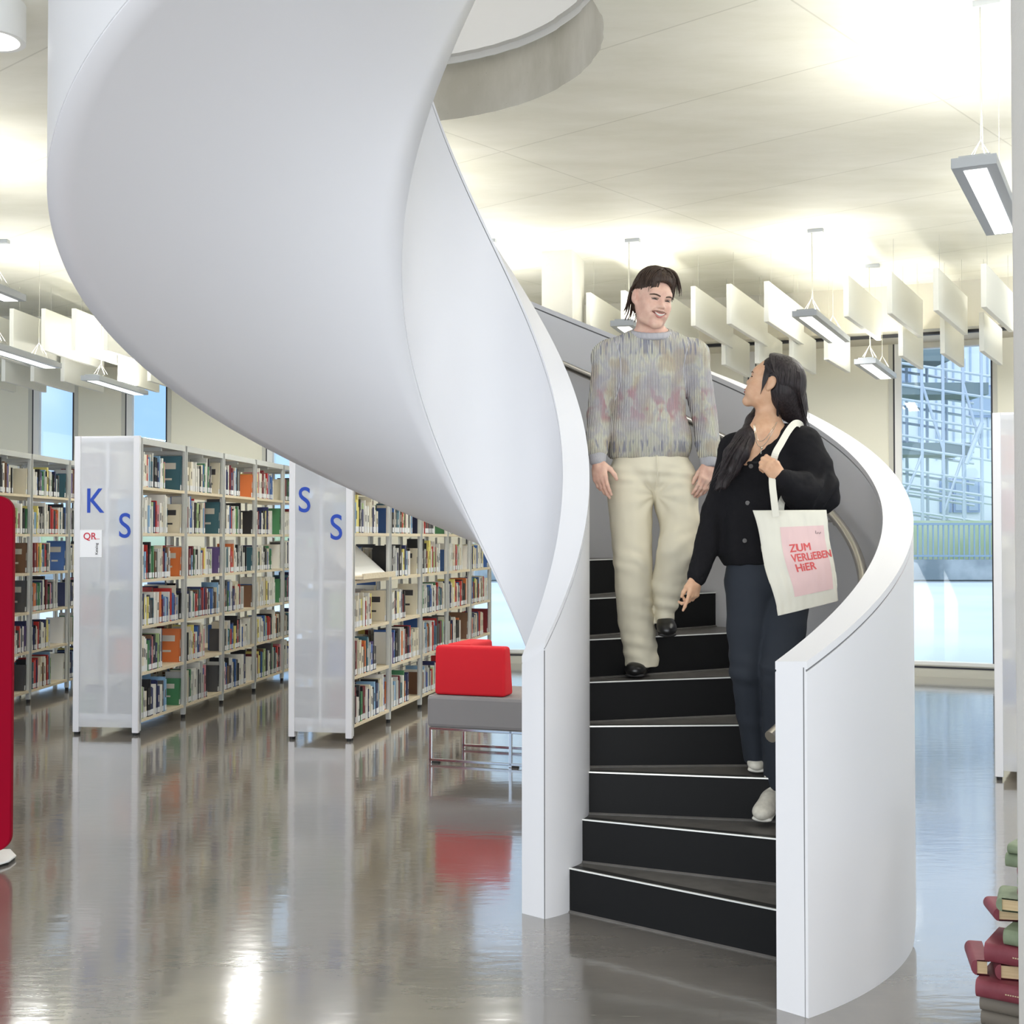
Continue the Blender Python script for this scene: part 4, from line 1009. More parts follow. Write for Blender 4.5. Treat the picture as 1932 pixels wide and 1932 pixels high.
def knit_mat(name, stripes=True):
    m = bpy.data.materials.new(name); m.use_nodes = True; n = m.node_tree; b = n.nodes['Principled BSDF']; L = n.links.new
    t = n.nodes.new('ShaderNodeTexCoord'); b.inputs['Roughness'].default_value = 0.85; b.inputs['Specular IOR Level'].default_value = 0.2
    def nz_(sc, scale, off, w=2):
        mp = n.nodes.new('ShaderNodeMapping'); mp.inputs['Scale'].default_value = sc; mp.inputs['Location'].default_value = off
        q = n.nodes.new('ShaderNodeTexNoise'); q.inputs['Scale'].default_value = scale; q.inputs['Detail'].default_value = w
        L(t.outputs['Object'], mp.inputs[0]); L(mp.outputs[0], q.inputs['Vector']); return q.outputs['Fac']
    def ramp(src, stops):
        r = n.nodes.new('ShaderNodeValToRGB'); e = r.color_ramp.elements
        while len(e) < len(stops): e.new(0.5)
        for i, (p, c) in enumerate(stops): e[i].position = p; e[i].color = (*(S2L(c) if isinstance(c, tuple) else (c, c, c)), 1)
        L(src, r.inputs[0]); return r.outputs[0]
    def mix(f, a, b_):
        q = n.nodes.new('ShaderNodeMix'); q.data_type = 'RGBA'
        for s_, v in ((0, f), (6, a), (7, b_)):
            if isinstance(v, tuple): q.inputs[s_].default_value = (*S2L(v), 1)
            else: L(v, q.inputs[s_])
        return q.outputs[2]
    base = ramp(nz_((1.6, 0.3, 0.8), 9, (3, 0, 1), 3), [(0.32, (204, 203, 180)), (0.44, (214, 211, 196)), (0.50, (196, 194, 194)), (0.57, (218, 215, 196)), (0.66, (204, 192, 168))])
    sx_ = n.nodes.new('ShaderNodeSeparateXYZ'); L(t.outputs['Object'], sx_.inputs[0])
    def band(z0, z1, s_=0.03):
        stops = [((z0-s_-0.9), 0.0), ((z0-0.9), 1.0), ((z1-0.9), 1.0), ((z1+s_-0.9), 0.0)]
        sb = n.nodes.new('ShaderNodeMath'); sb.operation = 'SUBTRACT'; sb.inputs[1].default_value = 0.9; L(sx_.outputs['Z'], sb.inputs[0]); return ramp(sb.outputs[0], stops)
    def mul(a_, b_):
        q = n.nodes.new('ShaderNodeMath'); q.operation = 'MULTIPLY'; L(a_, q.inputs[0]); L(b_, q.inputs[1]); return q.outputs[0]
    tan = ramp(nz_((1, 0.3, 0.7), 11, (4, 8, 2), 1), [(0.52, 0.0), (0.62, 0.6)])
    c = mix(tan, base, (184, 164, 142))
    red = mul(ramp(nz_((1.6, 0.3, 1.0), 13, (0.4, 5, 7), 2), [(0.50, 0.0), (0.60, 0.8)]), band(1.20, 1.32))
    c = mix(red, c, (188, 126, 134))
    lav = mul(ramp(nz_((1.2, 0.3, 0.6), 10, (7, 1, 3), 2), [(0.42, 0.0), (0.56, 0.6)]), band(1.14, 1.42))
    c = mix(lav, c, (176, 170, 180))
    for z0, z1 in ((1.045, 1.085), (1.50, 1.60)):
        navy = mul(ramp(nz_((5, 0.5, 0.5), 16, (9, 2, 3+z0), 1), [(0.56, 0.0), (0.62, 0.7)]), band(z0, z1, 0.012))
        c = mix(navy, c, (118, 122, 148))
    # ribs: every knitted wale has a dark gutter
    w = n.nodes.new('ShaderNodeTexWave'); w.wave_type = 'BANDS'; w.bands_direction = 'X'; w.inputs['Scale'].default_value = 43; w.inputs['Distortion'].default_value = 0.6
    w.inputs['Detail'].default_value = 1; w.inputs['Detail Scale'].default_value = 0.6
    L(t.outputs['Object'], w.inputs['Vector'])
    g = ramp(w.outputs['Fac'], [(0.06, 0.0), (0.5, 1.0)])
    c2 = mix(g, (126, 122, 122), c)
    L(c2, b.inputs['Base Color'])
    w2 = n.nodes.new('ShaderNodeTexWave'); w2.bands_direction = 'Z'; w2.inputs['Scale'].default_value = 70; L(t.outputs['Object'], w2.inputs['Vector'])
    ad = n.nodes.new('ShaderNodeMath'); ad.operation = 'MULTIPLY_ADD'; ad.inputs[1].default_value = 0.3; L(w2.outputs['Fac'], ad.inputs[0]); L(w.outputs['Fac'], ad.inputs[2])
    bb = n.nodes.new('ShaderNodeBump'); bb.inputs['Strength'].default_value = 0.6; bb.inputs['Distance'].default_value = 0.004; L(ad.outputs[0], bb.inputs['Height']); L(bb.outputs[0], b.inputs['Normal'])
    return m
knit = knit_mat('patterned_rib_knit'); cuff_m = mat('grey_rib_cuff', (180, 178, 182), 0.85, bump=(300, 0.5, (1, 1, 0.05)))
chino = mat('cream_chino', (216, 208, 186), 0.8, bump=(1400, 0.05)); leather = mat('black_leather', (26, 25, 25), 0.3); sole_m = mat('black_sole', (30, 28, 28), 0.6)
black_knit = mat('black_fine_knit', (24, 23, 26), 0.9, spec=0.2, bump=(500, 0.35)); navy_cloth = mat('dark_navy_cloth', (38, 43, 52), 0.85, bump=(1200, 0.05)); cami = mat('black_top', (18, 18, 20), 0.8)
sneaker = mat('white_sneaker', (226, 220, 206), 0.6, noisec=((206, 200, 186), 40)); sneaker_sole = mat('sneaker_sole', (232, 228, 216), 0.6)
canvas = mat('natural_canvas', (222, 218, 204), 0.85, bump=(1500, 0.12)); print_pink = mat('pink_print', (224, 192, 190), 0.85); print_red = mat('red_lettering', (212, 92, 92), 0.8)

def locks(name, paths, m, parent, org, r=0.004, n=6):
    mb = MB()
    for pth in paths:
        P = [Vector(p)-Vector(org) for p in pth]; N = len(P)
        mb.tube(P, [max(0.0006, r*(1-0.85*(i/(N-1))**1.5)) for i in range(N)], n)
    return mb.build(name, m, parent, smooth=80)
def catmull(P, n=5):
    P = [np.array(p, float) for p in P]; Q = [2*P[0]-P[1]]+P+[2*P[-1]-P[-2]]; out = []
    for i in range(1, len(Q)-2):
        for t in np.linspace(0, 1, n, endpoint=False):
            a, b, c, d = Q[i-1], Q[i], Q[i+1], Q[i+2]
            out.append(0.5*((2*b)+(-a+c)*t+(2*a-5*b+4*c-d)*t*t+(-a+3*b-3*c+d)*t**3))
    out.append(P[-1]); return out

# ================================================================ the man
Y0 = 5.82
org = J(1228, 1240, Y0); org = np.array((org[0], Y0, 0.89))
MAN = thing('person', 'man in patterned grey knit sweater and cream trousers walking down the stairs, smiling', 'person', tuple(org))
hd = Head(J(1231, 566, 5.80), (math.sin(math.radians(21)), -math.cos(math.radians(22)), -0.20), math.radians(-6), 1.06)
sh = Sdf(); hd.build(sh)
sh.cone(hd.W(0, -0.02, -0.05), J(1227, 640, 5.86), 0.056, 0.062, 0.03); sh.cone(J(1225, 628, 5.86), J(1190, 652, 5.87), 0.05, 0.05, 0.03); sh.cone(J(1228, 628, 5.86), J(1275, 652, 5.87), 0.05, 0.05, 0.03)
# carve the smile slightly so that the teeth sit in the mouth
sh.cone(hd.W(-0.02, 0.102, -0.066), hd.W(0.02, 0.102, -0.066), 0.006, 0.006, 0.004, '-')
V1 = sh.mesh(0.0024)
bd = Sdf()
shl, shr = J(1150, 672, 5.88), J(1308, 672, 5.88); ell_, elr = J(1132, 780, 5.86), J(1332, 785, 5.86); wl, wr = J(1128, 862, 5.70), J(1337, 868, 5.76)
bd.echain([(J(1228, 660, 5.88), 0.15, 0.085), (J(1228, 740, 5.88), 0.155, 0.105), (J(1227, 850, 5.86), 0.135, 0.095), (J(1228, 895, 5.84), 0.14, 0.095)])
for a, b, c in ((shl, ell_, wl), (shr, elr, wr)): bd.cone(a, b, 0.05, 0.042, 0.03); bd.cone(b, c, 0.036, 0.020, 0.02)
legs = [((1196, 925, 5.84), (1195, 1065, 5.77), (1209, 1235, 5.90)), ((1264, 925, 5.84), (1278, 1040, 5.72), (1252, 1165, 5.85))]
for q in legs:
    a, b, c = [J(*v) for v in q]; bd.cone(a, b, 0.066, 0.050, 0.02); bd.cone(b, c, 0.046, 0.030, 0.02)
V2 = bd.mesh(0.008)
hs = Sdf()
# his right hand (left in the photo): fingers down and inwards, thumb towards the leg
hand(hs, J(1128, 872, 5.71), J(1131, 905, 5.68)-J(1126, 872, 5.71), (0.8, -0.6, 0), (0.6, 0.8, 0.0), [(0.10, 0.3, 0.2), (0.2, 0.35, 0.25), (0.35, 0.55, 0.4), (0.5, 0.65, 0.4)], 0.98, (0.7, 0.35))
hand(hs, J(1338, 878, 5.77), J(1330, 905, 5.72)-J(1337, 875, 5.76), (-0.85, -0.5, 0), (-0.5, 0.85, 0.0), [(0.2, 0.4, 0.3), (0.3, 0.45, 0.3), (0.35, 0.5, 0.35), (0.4, 0.5, 0.35)], 0.98, (0.3, 0.2))
V3 = hs.mesh(0.0026)
def join(parts):
    V = np.concatenate([p[0] for p in parts]); off = np.cumsum([0]+[len(p[0]) for p in parts[:-1]]); F = np.concatenate([p[1]+o for p, o in zip(parts, off)]); return V, F
meshobj('body', join([V1, V2, V3]), skin_a, MAN, org)
# face details
N = 15
mouth = lambda i: (i-(N-1)/2)/((N-1)/2)
for q in (-1, 1):
    hd.ribbon(sh, 'eyebrow', [(q*(0.0135+i*0.0052), 0.0155+0.0052*math.sin(PI*min(1, i/9)), 0.0013+0.0015*math.sin(PI*(i+2.0)/11)) for i in range(9)], brow_m, MAN, org, 0.003)
    hd.ribbon(sh, 'eye', [(q*0.031+(i-4)*0.0034, -0.0005+0.0026*math.sin(PI*i/8), 0.0008+0.0021*math.sin(PI*i/8)) for i in range(9)], eye_d, MAN, org, 0.0014)
    hd.ribbon(sh, 'eyelid', [(q*0.031+(i-4)*0.0038, 0.0042+0.0030*math.sin(PI*i/8), 0.0009) for i in range(9)], brow_m, MAN, org, 0.0010)
hd.ribbon(sh, 'mouth_line', [(0.033*mouth(i), -0.0630+0.0100*mouth(i)**2, 0.0072*(1-mouth(i)**2)+0.0007) for i in range(N)], mat('mouth_dark', (112, 58, 52), 0.6), MAN, org, 0.0010)
hd.ribbon(sh, 'lower_lip', [(0.024*mouth(i), -0.0718+0.0125*mouth(i)**2, 0.0036*(1-abs(mouth(i))**3)+0.0006) for i in range(N)], lip_a, MAN, org, 0.0034)
hd.ribbon(sh, 'teeth', [(0.0235*mouth(i), -0.0625+0.0090*mouth(i)**2, 0.0047*(1-mouth(i)**4)+0.0003) for i in range(N)], teeth_m, MAN, org, 0.0026)
hd.ribbon(sh, 'upper_lip', [(0.030*mouth(i), -0.0563+0.0078*mouth(i)**2, 0.0016*(1-abs(mouth(i))**3)+0.0005) for i in range(N)], lip_a, MAN, org, 0.0030)
hd.ribbon(sh, 'moustache', [(0.035*mouth(i), -0.0503+0.0010*mouth(i)**2-0.002*mouth(i)**4, 0.0040*(1-mouth(i)**4)+0.0010) for i in range(N)], mat('moustache', (112, 80, 68), 0.85, noisec=((150, 112, 98), 300)), MAN, org, 0.0030)
# hair: a close shell over the skull, then locks
hh = Sdf(); R = hd.R(); W_ = hd.W; k_ = hd.k
hh.ell(W_(0, -0.022, 0.050), np.array((0.082, 0.101, 0.088))*k_, R, 0.01); hh.ell(W_(0, 0.010, 0.088), np.array((0.070, 0.078, 0.050))*k_, R, 0.03)
hh.ell(W_(0, -0.075, -0.015), np.array((0.062, 0.045, 0.062))*k_, R, 0.03)
hh.ell(W_(0, 0.085, 0.026), np.array((0.062, 0.055, 0.052))*k_, R, 0.012, '-'); hh.ell(W_(0, 0.09, -0.04), np.array((0.10, 0.11, 0.085))*k_, R, 0.012, '-')
for q in (-1, 1): hh.ell(W_(q*0.090, 0.0, -0.006), np.array((0.034, 0.042, 0.046))*k_, R, 0.01, '-')
hh.ell(W_(0, 0.0, -0.11), np.array((0.1, 0.11, 0.075))*k_, R, 0.01, '-')
HM = meshobj('hair', hh.mesh(0.003), hair_a, MAN, org, lambda V, n: 0.0035*fbm(V, (260, 260, 40)))
rg = random.Random(3); P = []
for i in range(150):    # top locks swept from the parting over both sides
    sx = rg.choice([-1, 1]); x0 = 0.012*sx+0.012+rg.uniform(-0.008, 0.008); y0 = rg.uniform(-0.075, 0.050)
    end = rg.choice([rg.uniform(0.5, 0.95), rg.uniform(0.8, 1.16)]); pts = []
    for t in np.linspace(0, 1, 7):
        a = t*end*1.35; x = x0+sx*math.sin(a)*0.086; z = 0.050+math.cos(a)*(0.094+0.008*math.sin(3*t))-0.012*t; y = y0+0.022*t*(1 if y0 > -0.02 else -0.6)
        yl = y/0.105; z -= 0.045*yl*yl; x *= (1-0.25*yl*yl)
        pts.append(W_(x+rg.uniform(-.001, .001), y, z+rg.uniform(-.001, .001)))
    P.append(catmull(pts, 3))
for i in range(44):     # fringe strands falling on both sides of the forehead
    s_ = rg.uniform(0, 1); sx = -1 if i % 2 else 1
    xe = -(0.022+0.036*s_) if sx < 0 else 0.050+0.020*s_; zb = (0.030-0.022*rg.random()) if sx < 0 else (0.022-0.022*rg.random()); yb = 0.086-0.55*abs(xe)**1.25*1.9
    pts = [W_(0.010+sx*0.012, 0.045, 0.134), W_(sx*0.024, 0.076, 0.126), W_(xe*0.85, 0.086-0.3*abs(xe), 0.100), W_(xe*1.03, yb+0.006, 0.066), W_(xe*1.06+rg.uniform(-.004, .004), yb+0.002, zb)]
    P.append(catmull(pts, 3))
for i in range(46):     # back of the neck
    x = rg.uniform(-0.074, 0.06); pts = [W_(x, -0.095+abs(x)*0.4, 0.02), W_(x*1.05, -0.112+abs(x)*0.5, -0.03), W_(x*1.08, -0.106+abs(x)*0.5, -0.065), W_(x*1.2+rg.uniform(-.008, .004), -0.104+abs(x)*0.45, -0.090-rg.uniform(0, .02))]
    P.append(catmull(pts, 3))
for i in range(26):     # over and behind the ear
    pts = [W_(-0.075, -0.02, 0.066), W_(-0.087, -0.046, 0.035), W_(-0.086, -0.060, -0.01), W_(-0.080-rg.uniform(0, 0.014), -0.066-rg.uniform(0, .01), -0.04-rg.uniform(0, 0.04))]
    P.append(catmull([p+np.array((rg.uniform(-.004, .004), rg.uniform(-.012, .012), 0)) for p in pts], 3))
locks('hair_locks', P, hair_a, HM, org, 0.0042)
HM.data.name = 'hair'
# sweater
sw = Sdf()
sw.echain([(J(1228, 664, 5.88), 0.165, 0.10), (J(1228, 720, 5.87), 0.172, 0.125), (J(1224, 780, 5.86), 0.164, 0.132), (J(1224, 822, 5.85), 0.196, 0.142), (J(1224, 842, 5.85), 0.200, 0.142)], k=0.025)
for a, b, c, rr in ((J(1150, 674, 5.88), J(1131, 782, 5.86), J(1127, 850, 5.73), 1), (J(1306, 672, 5.88), J(1329, 785, 5.86), J(1336, 856, 5.78), 1)):
    sw.cone(J(1228, 648, 5.88), a, 0.075, 0.080, 0.05); sw.chain([a, (a+b)/2], [0.080, 0.066], 0.02); sw.chain([(a+b)/2, b], [0.066, 0.060], 0.008); sw.chain([b, b*0.35+c*0.65, c], [0.060, 0.057, 0.048], 0.008)
sw.ell(J(1229, 612, 5.82), (0.088, 0.088, 0.060), None, 0.01, '-'); sw.ell(J(1226, 885, 5.85), (0.3, 0.18, 0.058), None, 0.012, '-')
for c, d_ in ((J(1127, 876, 5.71), 1), (J(1337, 882, 5.78), 1)): sw.ell(c, (0.08, 0.08, 0.03), None, 0.008, '-')
def swd(V, n):
    z = V[:, 2]; f = 0.004*fbm(V, (16, 16, 9))+0.0022*fbm(V, (30, 30, 22), 5)
    return f
meshobj('sweater', sw.mesh(0.0045), knit, MAN, org, swd)
for sgn, cxp in ((-1, 1153), (1, 1304)):
    sp_ = []
    for t in np.linspace(0, 1, 14):
        py = 648+t*110; pxx = cxp+sgn*(-6+10*math.sin(PI*t)*-1)+(0 if sgn < 0 else -2)
        p = J(pxx, py, 5.88); yy = np.linspace(5.6, 5.95, 200); D = sw.ev(np.stack([np.array((p[0], v, p[2])) for v in yy]))
        if (D < 0).any(): sp_.append(np.array((p[0], yy[np.argmax(D < 0)]-0.0005, p[2]))-org)
    mb = MB(); mb.tube(sp_, 0.0032, 6); mb.build('armhole_seam', cuff_m, MAN, smooth=60)
cr = Sdf()
ring_ = [J(1229, 629, 5.855)+np.array((0.088*math.cos(t), 0.078*math.sin(t), 0.026*math.sin(t))) for t in np.linspace(0, 2*PI, 25)]
for dz_ in (-0.006, 0.004):
    for i in range(24): cr.cone(ring_[i]+np.array((0, 0, dz_)), ring_[i+1]+np.array((0, 0, dz_)), 0.0115, 0.0115, 0.004)
meshobj('collar', cr.mesh(0.003), cuff_m, MAN, org)
for a, b in ((J(1127, 851, 5.73), J(1128, 868, 5.715)), (J(1336, 857, 5.78), J(1337, 873, 5.77))):
    c_ = Sdf(); c_.cone(a, b, 0.044, 0.038, 0.01); c_.ell(b+(b-a)*0.9, (0.05, 0.05, 0.018), None, 0.004, '-'); meshobj('cuff', c_.mesh(0.0035), cuff_m, MAN, org)
hm = Sdf(); hm.econe(J(1224, 838, 5.85), J(1224, 848, 5.85), 0.198, 0.138, 0.186, 0.128, k=0.01); hm.ell(J(1226, 879, 5.85), (0.3, 0.2, 0.045), None, 0.004, '-'); hm.ell(J(1226, 800, 5.85), (0.3, 0.2, 0.06), None, 0.004, '-')
meshobj('hem', hm.mesh(0.004), mat('hem_knit', (150, 150, 172), 0.9, noisec=((96, 100, 138), 40, (1, 0.2, 0.2)), bump=(300, 0.5, (1, 1, 0.05))), MAN, org)
# trousers
tr = Sdf()
tr.echain([(J(1226, 848, 5.85), 0.165, 0.115), (J(1228, 885, 5.84), 0.190, 0.128)], k=0.03)
b, c, b2, c2 = J(1194, 1060, 5.76), J(1210, 1244, 5.88), J(1276, 1040, 5.70), J(1251, 1172, 5.84)
dn = np.array((0, 0, -.03))
tr.echain([(J(1268, 905, 5.84), 0.118, 0.118), (J(1283, 985, 5.78), 0.088, 0.105), (b2, 0.084, 0.098), (J(1260, 1100, 5.77), 0.074, 0.092), (c2, 0.042, 0.075), (c2+dn, 0.040, 0.075)], k=0.015)
tr.ell(c2+np.array((0, 0, -0.078)), (0.12, 0.16, 0.07), None, 0.006, '-')
tr.echain([(J(1188, 905, 5.84), 0.114, 0.118), (J(1191, 985, 5.80), 0.097, 0.108), (b, 0.088, 0.098), (J(1195, 1110, 5.78), 0.082, 0.095), (J(1200, 1170, 5.84), 0.084, 0.098), (c, 0.080, 0.10), (c+dn, 0.080, 0.10)], k=0.008)
tr.ell(J(1226, 836, 5.85), (0.3, 0.2, 0.028), None, 0.006, '-')
tr.ell(c+np.array((0, 0, -0.125)), (0.18, 0.22, 0.105), None, 0.006, '-')
kz, kz2 = b[2], b2[2]
def trd(V, n):
    x, y, z = V.T; left = x < (org[0]+0.02)
    f = 0.0030*fbm(V, (13, 13, 3.5))+0.0022*fbm(V, (26, 26, 9), 3)
    # drag lines from the crotch, knees and above the hems
    cx_ = J(1237, 935, 5.8); dx = x-cx_[0]; dz = z-cx_[2]; rr = np.hypot(dx, dz); th = np.arctan2(dz, dx)
    f += 0.0045*np.sin(th*9+2)*np.exp(-(rr/0.14)**2)*(1-np.exp(-(rr/0.04)**2))
    for kk_, kx in ((kz, b[0]), (kz2, b2[0])):
        w = np.exp(-((z-kk_)/0.10)**2)*np.exp(-((x-kx)/0.10)**2); f += 0.0035*w*np.sin((z-kk_)*80+(x-kx)*40*(1 if kx < org[0] else -1)+3*fbm(V, (9, 9, 9), 8))
    for c3 in (c, c2):
        w = np.exp(-((z-c3[2]-0.06)/0.07)**2)*np.exp(-((x-c3[0])/0.12)**2); f += 0.005*w*np.sin((z-c3[2])*95+(x-c3[0])*18)
    w = np.exp(-((z-J(0, 900, 5.8)[2])/0.05)**2); f += 0.003*w*np.sin(z*120+x*10)
    return f
TR = meshobj('trousers', tr.mesh(0.0045), chino, MAN, org, trd)
mb = MB(); q0 = J(1233, 858, 5.85); pts = [J(1233+i*0.3, 856+i*9, 5.724+0.0*i)-org for i in range(8)]
fl = []
for i in range(8):
    p = J(1233+i*0.3, 856+i*9, 5.85); yy = np.linspace(5.6, 5.9, 150); D = tr.ev(np.stack([np.array((p[0], v, p[2])) for v in yy])); yv = yy[np.argmax(D < 0)]
    fl.append(np.array((p[0], yv-0.002, p[2]))-org)
mb.tube(fl, 0.0035, 6); mb.build('fly_seam', chino, TR, smooth=60)
# shoes
def shoe(parent, toe, heel, z, name, m, ms, w=0.046, h=0.075, rot=None):
    s_ = Sdf(); toe = np.array(toe, float); heel = np.array(heel, float); d_ = toe-heel; L = np.linalg.norm(d_); u = d_/L
    sd_ = nrm(np.cross(u, (0, 0, 1))); up = np.cross(sd_, u)
    R = np.stack([sd_, u, up]); Wp = lambda x, y, zz: heel+sd_*x+u*y*L+up*zz
    s_.ell(Wp(0, 0.78, 0.034), (w, 0.24*L, 0.034), R, 0.02); s_.ell(Wp(0, 0.45, 0.040), (w*0.86, 0.3*L, 0.045), R, 0.03); s_.ell(Wp(0, 0.15, 0.045), (w*0.78, 0.16*L, 0.05), R, 0.03)
    s_.cone(Wp(0, 0.22, 0.05), Wp(0, 0.20, h+0.03), 0.036, 0.034, 0.02)
    s_.ell(Wp(0, 0.5, -0.045), (0.2, 0.4, 0.055), R, 0.004, '-')
    so_ = Sdf(); so_.econe(Wp(0, 0.06, 0.012), Wp(0, 0.92, 0.012), w*0.80, 0.012, w*0.92, 0.011, side=sd_, k=0.01)
    a_ = meshobj(name, s_.mesh(0.003), m, parent, org_); meshobj('sole', so_.mesh(0.003), ms, a_, org_)
    mb = MB()
    for i in range(4):
        t = 0.40+i*0.075; zz = 0.083-i*0.004
        mb.tube([Wp(-0.022, t, zz-0.012)-org_, Wp(0, t, zz)-org_, Wp(0.022, t, zz-0.012)-org_], 0.0028, 5)
    mb.build('laces', m, a_, smooth=60)
org_ = org
shoe(MAN, at(1198, 1283, 5.76)[:2]+(0.893,) if False else (J(1196, 1280, 5.74)[0], 5.745, 0.893), (J(1214, 1262, 5.95)[0], 5.99, 0.905), 0.89, 'boot', leather, sole_m, 0.05, 0.10)
shoe(MAN, (J(1260, 1212, 5.70)[0], 5.70, 1.078), (J(1250, 1180, 5.9)[0], 5.93, 1.155), 1.07, 'boot', leather, sole_m, 0.046, 0.09)
mb = MB(); p = J(1131, 0, 5.7)

# ================================================================ the woman
org = np.array((J(1450, 1400, 5.2)[0], 5.22, 0.534)); org_ = org
WOM = thing('person', 'woman in black cardigan and dark trousers looking back at the man, bag on her arm', 'person', tuple(org))
YW = 5.20
ang = math.radians(22)
hw = Head(J(1456, 725, YW), (-math.cos(ang), math.sin(ang), 0.40), 0.0, 0.98, True)
s2 = Sdf(); hw.build(s2)
nb = J(1447, 800, YW+0.02)
s2.cone(hw.W(0, -0.012, -0.05), nb, 0.047, 0.050, 0.03); s2.cone(nb, J(1440, 822, YW-0.01), 0.055, 0.075, 0.03)
for px in (1400, 1500): s2.cone(J(1446, 806, YW), J(px, 838, YW), 0.045, 0.04, 0.03)
s2.ell(J(1435, 880, YW+0.0), (0.115, 0.088, 0.16), None, 0.04)
V1 = s2.mesh(0.0024)
b2_ = Sdf(); b2_.echain([(J(1447, 900, YW+.02), 0.13, 0.09), (J(1450, 990, YW+.02), 0.115, 0.085), (J(1452, 1070, YW+.02), 0.14, 0.10)])
sl, sr = J(1388, 850, YW+0.04), J(1512, 842, YW-0.02); el, er = J(1352, 970, YW+0.06), J(1544, 930, YW-0.08); wl2, wr2 = J(1316, 1085, YW-0.04), J(1478, 906, YW-0.26)
for a_, b_, c_ in ((sl, el, wl2), (sr, er, wr2)): b2_.cone(a_, b_, 0.042, 0.035, 0.03); b2_.cone(b_, c_, 0.034, 0.022, 0.02)
for q in (((1422, 1110, 5.22), (1412, 1260, 5.20), (1425, 1415, 5.39)), ((1480, 1110, 5.22), (1472, 1265, 5.10), (1472, 1462, 5.30))):
    a_, b_, c_ = [J(*v) for v in q]; b2_.cone(a_, b_, 0.062, 0.046, 0.02); b2_.cone(b_, c_, 0.042, 0.028, 0.02)
V2 = b2_.mesh(0.008)
h2 = Sdf()
hand(h2, J(1314, 1090, YW-0.05), (-0.22, -0.15, -1), (-0.75, -0.65, 0), (0.65, 0.7, 0), [(0.1, 0.15, 0.1), (0.5, 0.8, 0.6), (0.7, 1.0, 0.7), (0.75, 1.0, 0.7)], 0.84, (0.3, 0.3))
hand(h2, J(1472, 902, YW-0.27), (J(1450, 876, YW-0.30)-J(1472, 902, YW-0.27)), (-0.35, 0.2, 0.8) if False else (0.5, 0.1, 0.6), (-0.4, 0.9, -0.2), [(0.9, 1.3, 0.9), (0.95, 1.35, 0.9), (1.0, 1.35, 0.9), (1.05, 1.35, 0.9)], 0.86, (0.5, 0.5))
V3 = h2.mesh(0.0024)
meshobj('body', join([V1, V2, V3]), skin_b, WOM, org)
hw.ribbon(s2, 'eyebrow', [(0.015+i*0.0058, 0.018+0.004*math.sin(PI*i/6), 0.0016) for i in range(7)], brow_m, WOM, org, 0.002)
hw.ribbon(s2, 'eyebrow', [(-0.050+i*0.0058, 0.018+0.004*math.sin(PI*i/6), 0.0016) for i in range(7)], brow_m, WOM, org, 0.002)
for q in (-1, 1):
    hw.ribbon(s2, 'eye', [(q*0.031+(i-4)*0.0033, 0.0015, 0.0008+0.0022*math.sin(PI*i/8)) for i in range(9)], eye_d, WOM, org, 0.003)
hw.ribbon(s2, 'lips', [(0.021*mouth(i), -0.058, 0.0042*(1-abs(mouth(i))**3)+0.0006) for i in range(N)], lip_b, WOM, org, 0.005)
hw.ribbon(s2, 'lips', [(0.019*mouth(i), -0.0695, 0.0042*(1-abs(mouth(i))**3)+0.0006) for i in range(N)], lip_b, WOM, org, 0.006)
# long straight hair
lh = Sdf(); R = hw.R(); W_ = hw.W; k_ = hw.k
lh.ell(W_(0, -0.026, 0.046), np.array((0.083, 0.101, 0.088))*k_, R, 0.01)
lh.ell(W_(0.0, -0.07, -0.01), np.array((0.074, 0.058, 0.085))*k_, R, 0.04)
SIDE = nrm((math.sin(ang), math.cos(ang), 0))   # away from the viewer
lh.econe(W_(0, -0.062, 0.0), J(1496, 770, YW+0.03), 0.062, 0.060, 0.056, 0.048, side=(1, 0.3, 0), k=0.05)
lh.econe(J(1496, 770, YW+0.03), J(1512, 806, YW+0.06), 0.054, 0.045, 0.022, 0.03, side=(1, 0.3, 0), k=0.04)
FRONT = [J(1438, 772, YW+0.10), J(1424, 796, YW+0.04), J(1410, 826, YW-0.04), J(1396, 856, YW-0.09), J(1380, 886, YW-0.10), J(1366, 918, YW-0.10)]
lh.ell(W_(0, 0.108, -0.022), np.array((0.12, 0.078, 0.112))*k_, R, 0.01, '-')
lh.ell(W_(0, 0.048, -0.085), np.array((0.12, 0.085, 0.105))*k_, R, 0.01, '-')
lh.ell(W_(0.092, -0.015, -0.002), np.array((0.034, 0.021, 0.032))*k_, R, 0.006, '-')
lh.chain(FRONT, [0.034, 0.036, 0.038, 0.036, 0.030, 0.014], 0.02); lh.chain([FRONT[2]+np.array((-.02, .02, 0)), FRONT[3]+np.array((-.035, .01, 0)), FRONT[5]+np.array((-.03, 0, -.01))], [0.03, 0.028, 0.008], 0.02)
HW = meshobj('hair', lh.mesh(0.0032), hair_b, WOM, org, lambda V, n: 0.0012*fbm(V, (170, 170, 5)))
rg = random.Random(5); P = []
for i in range(110):
    t = rg.uniform(0, 1); y0 = 0.048-0.135*t; ex = 1456+66*t+rg.uniform(-4, 4); ey = 770+36*t+rg.uniform(-12, 8)
    if t < 0.36: ex, ey = 1462+40*t, 792+rg.uniform(-12, 6)
    s_ = max(0.0, -y0-0.02); pts = [W_(0.004, y0*0.8, 0.130-2.2*y0*y0), W_(0.050, y0-0.006, 0.112-2.0*y0*y0), W_(0.080-0.2*s_, min(y0-0.02, 0.012)-0.012, 0.058), W_(0.086-0.35*s_, min(y0, 0)-0.048, 0.010)]
    pts.append(0.45*pts[-1]+0.55*J(ex, ey, YW-0.045+0.09*t)); pts.append(J(ex+3, ey, YW-0.02+0.08*t))
    P.append(catmull(pts, 4))
